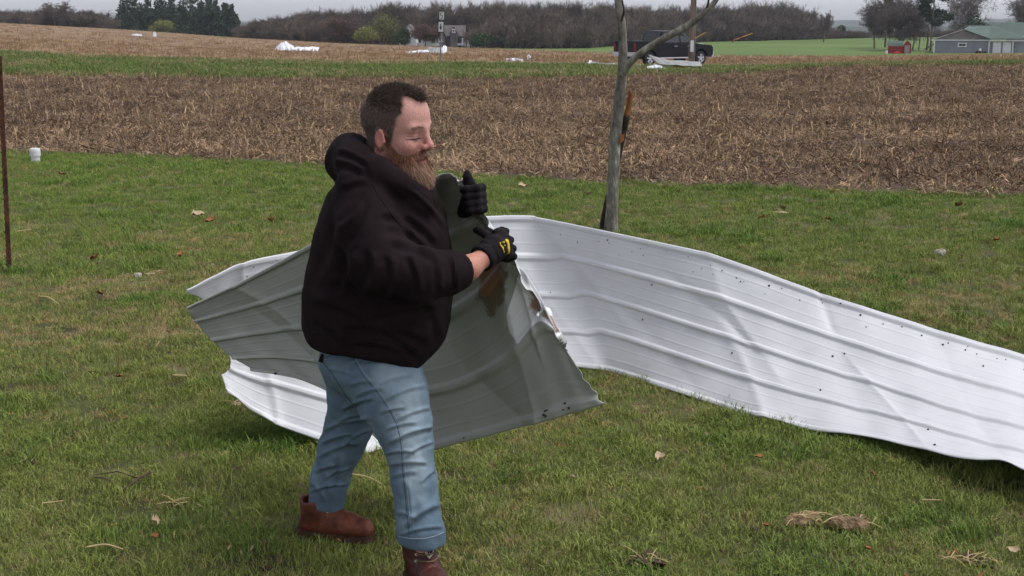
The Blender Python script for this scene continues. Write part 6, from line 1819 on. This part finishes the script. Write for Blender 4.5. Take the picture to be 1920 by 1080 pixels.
# ---- boots
m_boot = pmat('brown_leather', [lin(70, 34, 24), lin(100, 52, 34), lin(122, 68, 44)], 14, .6, .25, 50)
m_boot2 = pmat('dark_red_leather', [lin(52, 22, 18), lin(78, 36, 28)], 14, .5, .25, 50)
m_sole = pmat('boot_sole', [lin(52, 34, 26), lin(80, 58, 44)], 30, .9, .4, 60); m_eyelet = pmat('brass_eyelet', [lin(196, 180, 150)], 5, .4, metal=.3); m_lace = pmat('lace', [lin(96, 78, 58), lin(130, 106, 80)], 40, .9)
def boot(origin, fwd_ang, mat, seed, pitch=0.0, top=.22, emblem=False):
    """origin: ground point under the ankle; fwd_ang: heading in the ground plane"""
    M = np.array(Matrix.Rotation(fwd_ang, 3, 'Z') @ Matrix.Rotation(pitch, 3, 'Y')); O = vA(origin)
    A = np.array
    def f(X):
        q = (X - O) @ M
        d = s_chain(q, [A([-.055, 0, .055]), A([.02, 0, .062]), A([.10, -.004, .056]), A([.165, -.006, .050])], [.044, .048, .049, .042], .02)
        d = smin(d, s_cone(q, A([.045, 0, .085]), A([-.02, 0, .125]), .044, .052), .03)
        d = smin(d, s_chain(q, [A([-.028, 0, .115]), A([-.030, 0, .16]), A([-.030, 0, top + .03])], [.054, .056, .056 + .06 * (top - .2)], .02), .03)
        d = smax(d, .028 - q[:, 2], .004); d = smax(d, q[:, 2] - top - .015 * np.sin(q[:, 0] * 30), .004)
        return smax(d, -(s_cone(q, A([-.030, 0, top - .03]), A([-.030, 0, top + .06]), .045, .048)), .003)
    V, F = iso(f, O + [-.27, -.27, .0], O + [.27, .27, .30], .0042); V = relax(V, F, 1, .4); N = vnormals(V, F)
    q = (V - O) @ M
    crease_ = sum(np.exp(-((q[:, 0] - c) / .006) ** 2) for c in (.075, .095, .062)) * (q[:, 2] > .06) * -.0022
    V = V + N * (crease_ + .0016 * vnoise(V, 28, seed))[:, None]
    b = child('boot', V, F, mat)
    W = lambda p: Vector(O + M @ np.array(p, float) - ROOT)
    prof = [(-.108, -.022), (-.108, .022), (-.085, .042), (-.02, .040), (.05, .046), (.12, .050), (.17, .044), (.205, .022), (.212, -.004), (.200, -.030), (.165, -.050), (.11, -.054), (.04, -.044), (-.02, -.040), (-.085, -.042)]
    m = MB(); k = len(prof)
    m.add([W((x, y, .004)) for x, y in prof] + [W((x, y, .031)) for x, y in prof], [tuple(range(k - 1, -1, -1)), tuple(range(k, 2 * k))] + [(i, (i + 1) % k, k + (i + 1) % k, k + i) for i in range(k)])
    m.build('sole', m_sole, b)
    m = MB(); m.add([W((x, y, -.012)) for x, y in prof if x < -.01] + [W((x, y, .006)) for x, y in prof if x < -.01], [])
    MB().box(W((-.06, 0, -.002)), (.09, .078, .018), Matrix(M.tolist())).build('heel', m_sole, b)
    bv = BVHTree.FromPolygons([tuple(p) for p in V], [tuple(int(i) for i in f_) for f_ in F])
    def skinpt(x, y, z, out):
        o = Vector(O + M @ A([x, y, z])); d = Vector(M @ A(out)).normalized(); h, n, i, t = bv.ray_cast(o + d * .2, -d); return (h, n) if h else (o, d)
    rows = [(.060, .105), (.040, .128), (.025, .150), (.022, .172), (.022, .194)]
    for k, (x, z) in enumerate(rows):
        ends = []
        for s in (-1, 1):
            h, n = skinpt(-.02, 0, z, (1, s * .75, .25)); ends.append(h + n * .003)
            mm = MB(); mm.tube([h - n * .002 - Vector(ROOT), h + n * .003 - Vector(ROOT)], [.006, .0045], 8); mm.build('eyelet', m_eyelet, b)
        h, n = skinpt(-.02, 0, z - .012, (1, 0, .3))
        mm = MB(); mm.tube([Vector(p) for p in catmull([tuple(ends[0] - Vector(ROOT)), tuple(h + n * .004 - Vector(ROOT)), tuple(ends[1] - Vector(ROOT))], 9)], .0026, 5); mm.build('lace', m_lace, b)
    return b, bv
gN = PT(793, 1050, 4.205); gN[2] = .008
gF = PT(606, 985, 4.66); gF[2] = .008
bN, bvN = boot(gN, R(-62), m_boot2, 4, 0, .235)
bF, bvF = boot(gF, R(-14), m_boot, 5, 0, .165)
# shield emblem on the boot tongue
m_shield = pmat('shield_badge', [lin(176, 162, 142)], 20, .6)
sh_ = decal('shield_emblem', bvN, [(796, 1029), (805, 1025), (813, 1028), (813, 1038), (805, 1048), (798, 1040)], m_shield, bN, .002)
for poly in ([(802, 1034), (805, 1033), (804, 1039), (802, 1038)], [(805, 1035), (809, 1033), (810, 1036), (806, 1038)]): decal('mark', bvN, poly, m_seamb, sh_ or bN, .0035)
# ================================================================== litter on the lawn
m_leafb = pmat('dead_leaf', [lin(126, 78, 46), lin(158, 112, 72)], 20, .85)
m_leafp = pmat('pale_dead_leaf', [lin(160, 140, 108), lin(188, 170, 138)], 20, .85)
m_straw = pmat('straw', [lin(176, 152, 108), lin(200, 178, 134)], 20, .85)
m_clod = pmat('dry_sod', [lin(84, 66, 48), lin(124, 102, 76), lin(150, 126, 96)], 24, .95, .8, 60)
m_dirt = pmat('bare_dirt', [lin(56, 42, 34), lin(88, 68, 54)], 20, .95, .8, 70)
m_stick = pmat('stick_bark', [lin(58, 46, 40), lin(104, 88, 74)], 20, .9)
m_stone = pmat('pale_stone', [lin(150, 142, 130), lin(176, 168, 156)], 14, .9, .4, 40)
def dead_leaf(label, px, py, size, mat, seed, name='dead_leaf', group=None):
    q = ground(px, py); rs = np.random.default_rng(seed)
    L_ = size * q.y / FPX
    V, F = [], []
    for i in range(6):
        u = i / 5 - .5; w = .34 * math.cos(u * 2.6) * (1 + .15 * rs.normal())
        for j in (-1, 0, 1):
            V.append((u * L_, j * w * L_, .035 + abs(j) * L_ * rs.uniform(.1, .4) + .25 * L_ * u * u * rs.uniform(.5, 1.5)))
    for i in range(5):
        for j in range(2): F.append((i * 3 + j, (i + 1) * 3 + j, (i + 1) * 3 + j + 1, i * 3 + j + 1))
    V = np.array(V); n = len(V)
    o = mesh_obj(name, np.concatenate([V, V - [0, 0, .0015]]), F + [tuple(n + i for i in reversed(f)) for f in F], mat, None, True)
    o.location = q; o.rotation_euler = (rs.normal(0, .3), rs.normal(0, .3), rs.uniform(0, 6.28)); tag(o, label, 'leaf', group)
G_L = 'dead leaves lying on the lawn'
LEAVES = [(370, 410, 26, 0, 'pale leaf left of the man, level with his chest, farther left of a rusty one'), (395, 421, 20, 1, 'rusty leaf farther back on the lawn left of the man'), (340, 486, 18, 1, 'orange brown leaf just above the left end of the white sheet'), (180, 493, 20, 1, 'orange brown leaf right of the rusty post'),
          (188, 502, 12, 0, 'small pale leaf touching the orange brown leaf near the rusty post'), (115, 332, 12, 1, 'small orange leaf in the grass right of the white vent pipe'), (184, 560, 16, 1, 'rusty leaf in mid lawn left of the white sheet'), (90, 515, 9, 0, 'tiny pale leaf near the foot of the rusty post'),
          (1238, 872, 26, 0, 'pale curled leaf on the lawn below the white sheet'), (1420, 868, 16, 1, 'small brown leaf below the white sheet, right of the pale curled one'), (1625, 900, 12, 1, 'tiny dark leaf near the shadow of the white sheet'), (1075, 912, 14, 0, 'small pale leaf right of the man\'s front leg'),
          (292, 995, 26, 0, 'pale torn leaf at lower left of the lawn'), (290, 1015, 16, 1, 'brown leaf just below the pale torn leaf at lower left'), (660, 985, 12, 1, 'brown leaf beside the toe of the back boot'), (1620, 1045, 14, 1, 'reddish leaf at the bottom right below the dry clod'),
          (1440, 1005, 18, 1, 'brown leaf left of the dry clod'), (1462, 396, 16, 0, 'pale leaf on the far lawn right of the tree'), (1800, 392, 20, 1, 'brown leaf on the far right lawn near the field'), (1555, 418, 16, 1, 'dark brown leaf on the far lawn right of centre'),
          (1430, 415, 14, 1, 'brown leaf on the far lawn right of the tree, left of a darker one'), (1868, 458, 14, 1, 'orange leaf on the far right lawn'), (980, 355, 18, 0, 'pale leaf on the lawn right of the gloved hands'), (510, 420, 16, 1, 'brown leaf left of the man\'s back'),
          (1098, 370, 16, 0, 'pale leaf left of the young tree'), (222, 720, 16, 1, 'brown leaf on a dead patch of the left lawn'), (1895, 1045, 26, 0, 'pale curled leaf at the bottom right corner')]
for i, (px, py, sz, k, lb) in enumerate(LEAVES): dead_leaf(lb, px, py, sz, (m_leafp, m_leafb)[k], 900 + i, group=G_L)
def stick(label, pts, rad, mat, name='stick', cat='stick', twig=False):
    q = ground(*pts[0]); t = empty(name, tuple(q)); tag(t, label, cat)
    ps = [ground(*p) - q + Vector((0, 0, rad + .022 + .012 * (i % 2))) for i, p in enumerate(pts)]
    n = len(ps); MB().tube([Vector(p) for p in catmull([tuple(p) for p in ps], 4 * n)], list(np.linspace(rad, rad * .6, 4 * n)), 6).build('stem', mat, t, True)
    if twig: MB().tube([ps[1], ps[1] + Vector((-.10, .03, .02)), ps[1] + Vector((-.2, .01, .01))], [rad * .6, rad * .5, rad * .3], 5).build('twig', mat, t, True)
stick('dark twig lying on the lower left lawn', [(283, 897), (262, 915), (232, 932)], .006, m_stick, twig=True)
stick('thin faded twig left of the dark twig', [(178, 907), (200, 915), (216, 919)], .004, m_stick)
stick('straw stem at the bottom left', [(163, 1040), (200, 1042), (232, 1044)], .0045, m_straw, 'dry_straw', 'straw')
stick('pale stem at left centre near the bottom straw', [(80, 957), (120, 957)], .0035, m_straw, 'dry_straw', 'straw')
stick('straw stem in the grass between the man\'s boots', [(655, 900), (690, 912), (716, 921)], .004, m_straw, 'dry_straw', 'straw')
stick('yellow stem with a curled leaf on the left lawn', [(73, 563), (92, 569), (109, 577)], .006, m_straw, 'dry_straw', 'straw')
stick('short pale stick just left of the white sheet\'s lower corner', [(326, 714), (350, 719)], .007, m_straw, 'dry_straw', 'straw')
stick('pale stem on the far left lawn near the rusty post', [(30, 440), (58, 438)], .006, m_straw, 'dry_straw', 'straw')
stick('thin straw at lower right above the dry clod', [(1725, 949), (1765, 954)], .004, m_straw, 'dry_straw', 'straw')
def clod(name, label, cat, px, py, wpx, hpx, mat, seed, lumps=6, straws=14, flat=1.0):
    q = ground(px, py); k = q.y / FPX; rs = np.random.default_rng(seed)
    t = empty(name, tuple(q)); tag(t, label, cat)
    w = wpx * k / 2; h = hpx * k
    bm = bmesh.new()
    for i in range(lumps):
        x = rs.uniform(-.75, .75) * w; r = rs.uniform(.35, .55) * min(w, .09)
        mt = Matrix.Translation((x, rs.uniform(-.3, .3) * w * .5, h * .25)) @ Euler((rs.uniform(-.4, .4), rs.uniform(-.4, .4), rs.uniform(0, 3))).to_matrix().to_4x4() @ Matrix.Diagonal((1.6 * r, r, max(h * .55, .008) * flat, 1))
        bmesh.ops.create_icosphere(bm, subdivisions=3, radius=1, matrix=mt)
    me = bpy.data.meshes.new('lump'); bm.to_mesh(me); bm.free()
    for v in me.vertices:
        n_ = mnoise.noise(Vector(v.co) * 45 + Vector((seed, 0, 0))); v.co += Vector((n_ * .012, mnoise.noise(Vector(v.co) * 60) * .010, n_ * .012 * flat))
    me.materials.append(mat); me.polygons.foreach_set('use_smooth', np.ones(len(me.polygons), dtype=bool))
    o = bpy.data.objects.new('lump', me); COL.objects.link(o); o.parent = t
    m = MB()
    for i in range(straws):
        a = rs.uniform(-1, 1) * w; th = rs.uniform(0, 6.28); L_ = rs.uniform(.03, .09)
        p = Vector((a, rs.uniform(-.4, .2) * w * .6, h * rs.uniform(.2, .9) + .01)); d = Vector((math.cos(th), math.sin(th), rs.uniform(-.2, .4))) * L_
        m.tube([p, p + d * .5 + Vector((0, 0, .006)), p + d], [.002, .002, .001], 4)
    if straws: m.build('straw_tangle', m_straw, t)
clod('sod_clump', 'dry brown sod clump with straw, right of the smaller tangle', 'clod', 1597, 995, 76, 34, m_clod, 11)
clod('straw_tangle_clump', 'ragged tangle of dry roots left of the larger sod clump', 'clod', 1518, 982, 74, 20, m_clod, 12, 5, 26)
clod('dirt_patch', 'bare brown dirt scrape at the bottom centre right', 'dirt', 1210, 1056, 95, 12, m_dirt, 13, 7, 6, .4)
clod('dirt_patch', 'small scuffed dirt patch at the bottom right corner', 'dirt', 1822, 1058, 90, 10, m_dirt, 14, 5, 18, .4)
clod('dirt_patch', 'reddish dirt crumb patch at far lower left', 'dirt', 55, 872, 34, 10, m_dirt, 15, 4, 3, .5)
clod('dirt_patch', 'dirt and root scrape left of the back boot', 'dirt', 345, 950, 50, 8, m_dirt, 16, 4, 10, .4)
clod('dirt_patch', 'dark crumb of earth at the bottom edge left of the man', 'dirt', 507, 1074, 24, 14, m_dirt, 17, 3, 0)
clod('stone', 'pale rounded stone on the left lawn left of the sheet', 'stone', 258, 521, 20, 13, m_stone, 18, 2, 0)
clod('stone', 'pale stone on the far right lawn', 'stone', 1762, 478, 24, 14, m_stone, 19, 3, 3)
clod('husk_bundle', 'pale curled husk right of the rounded stone', 'husk', 287, 515, 26, 6, m_leafp, 20, 3, 6, .5)
clod('husk_bundle', 'pale husk lying beneath the lower left corner of the white sheet', 'husk', 440, 762, 22, 12, m_leafp, 21, 2, 6)
clod('husk_bundle', 'flat husk scrap on the far lawn right of the tree', 'husk', 1460, 400, 30, 6, m_leafp, 22, 3, 5, .5)
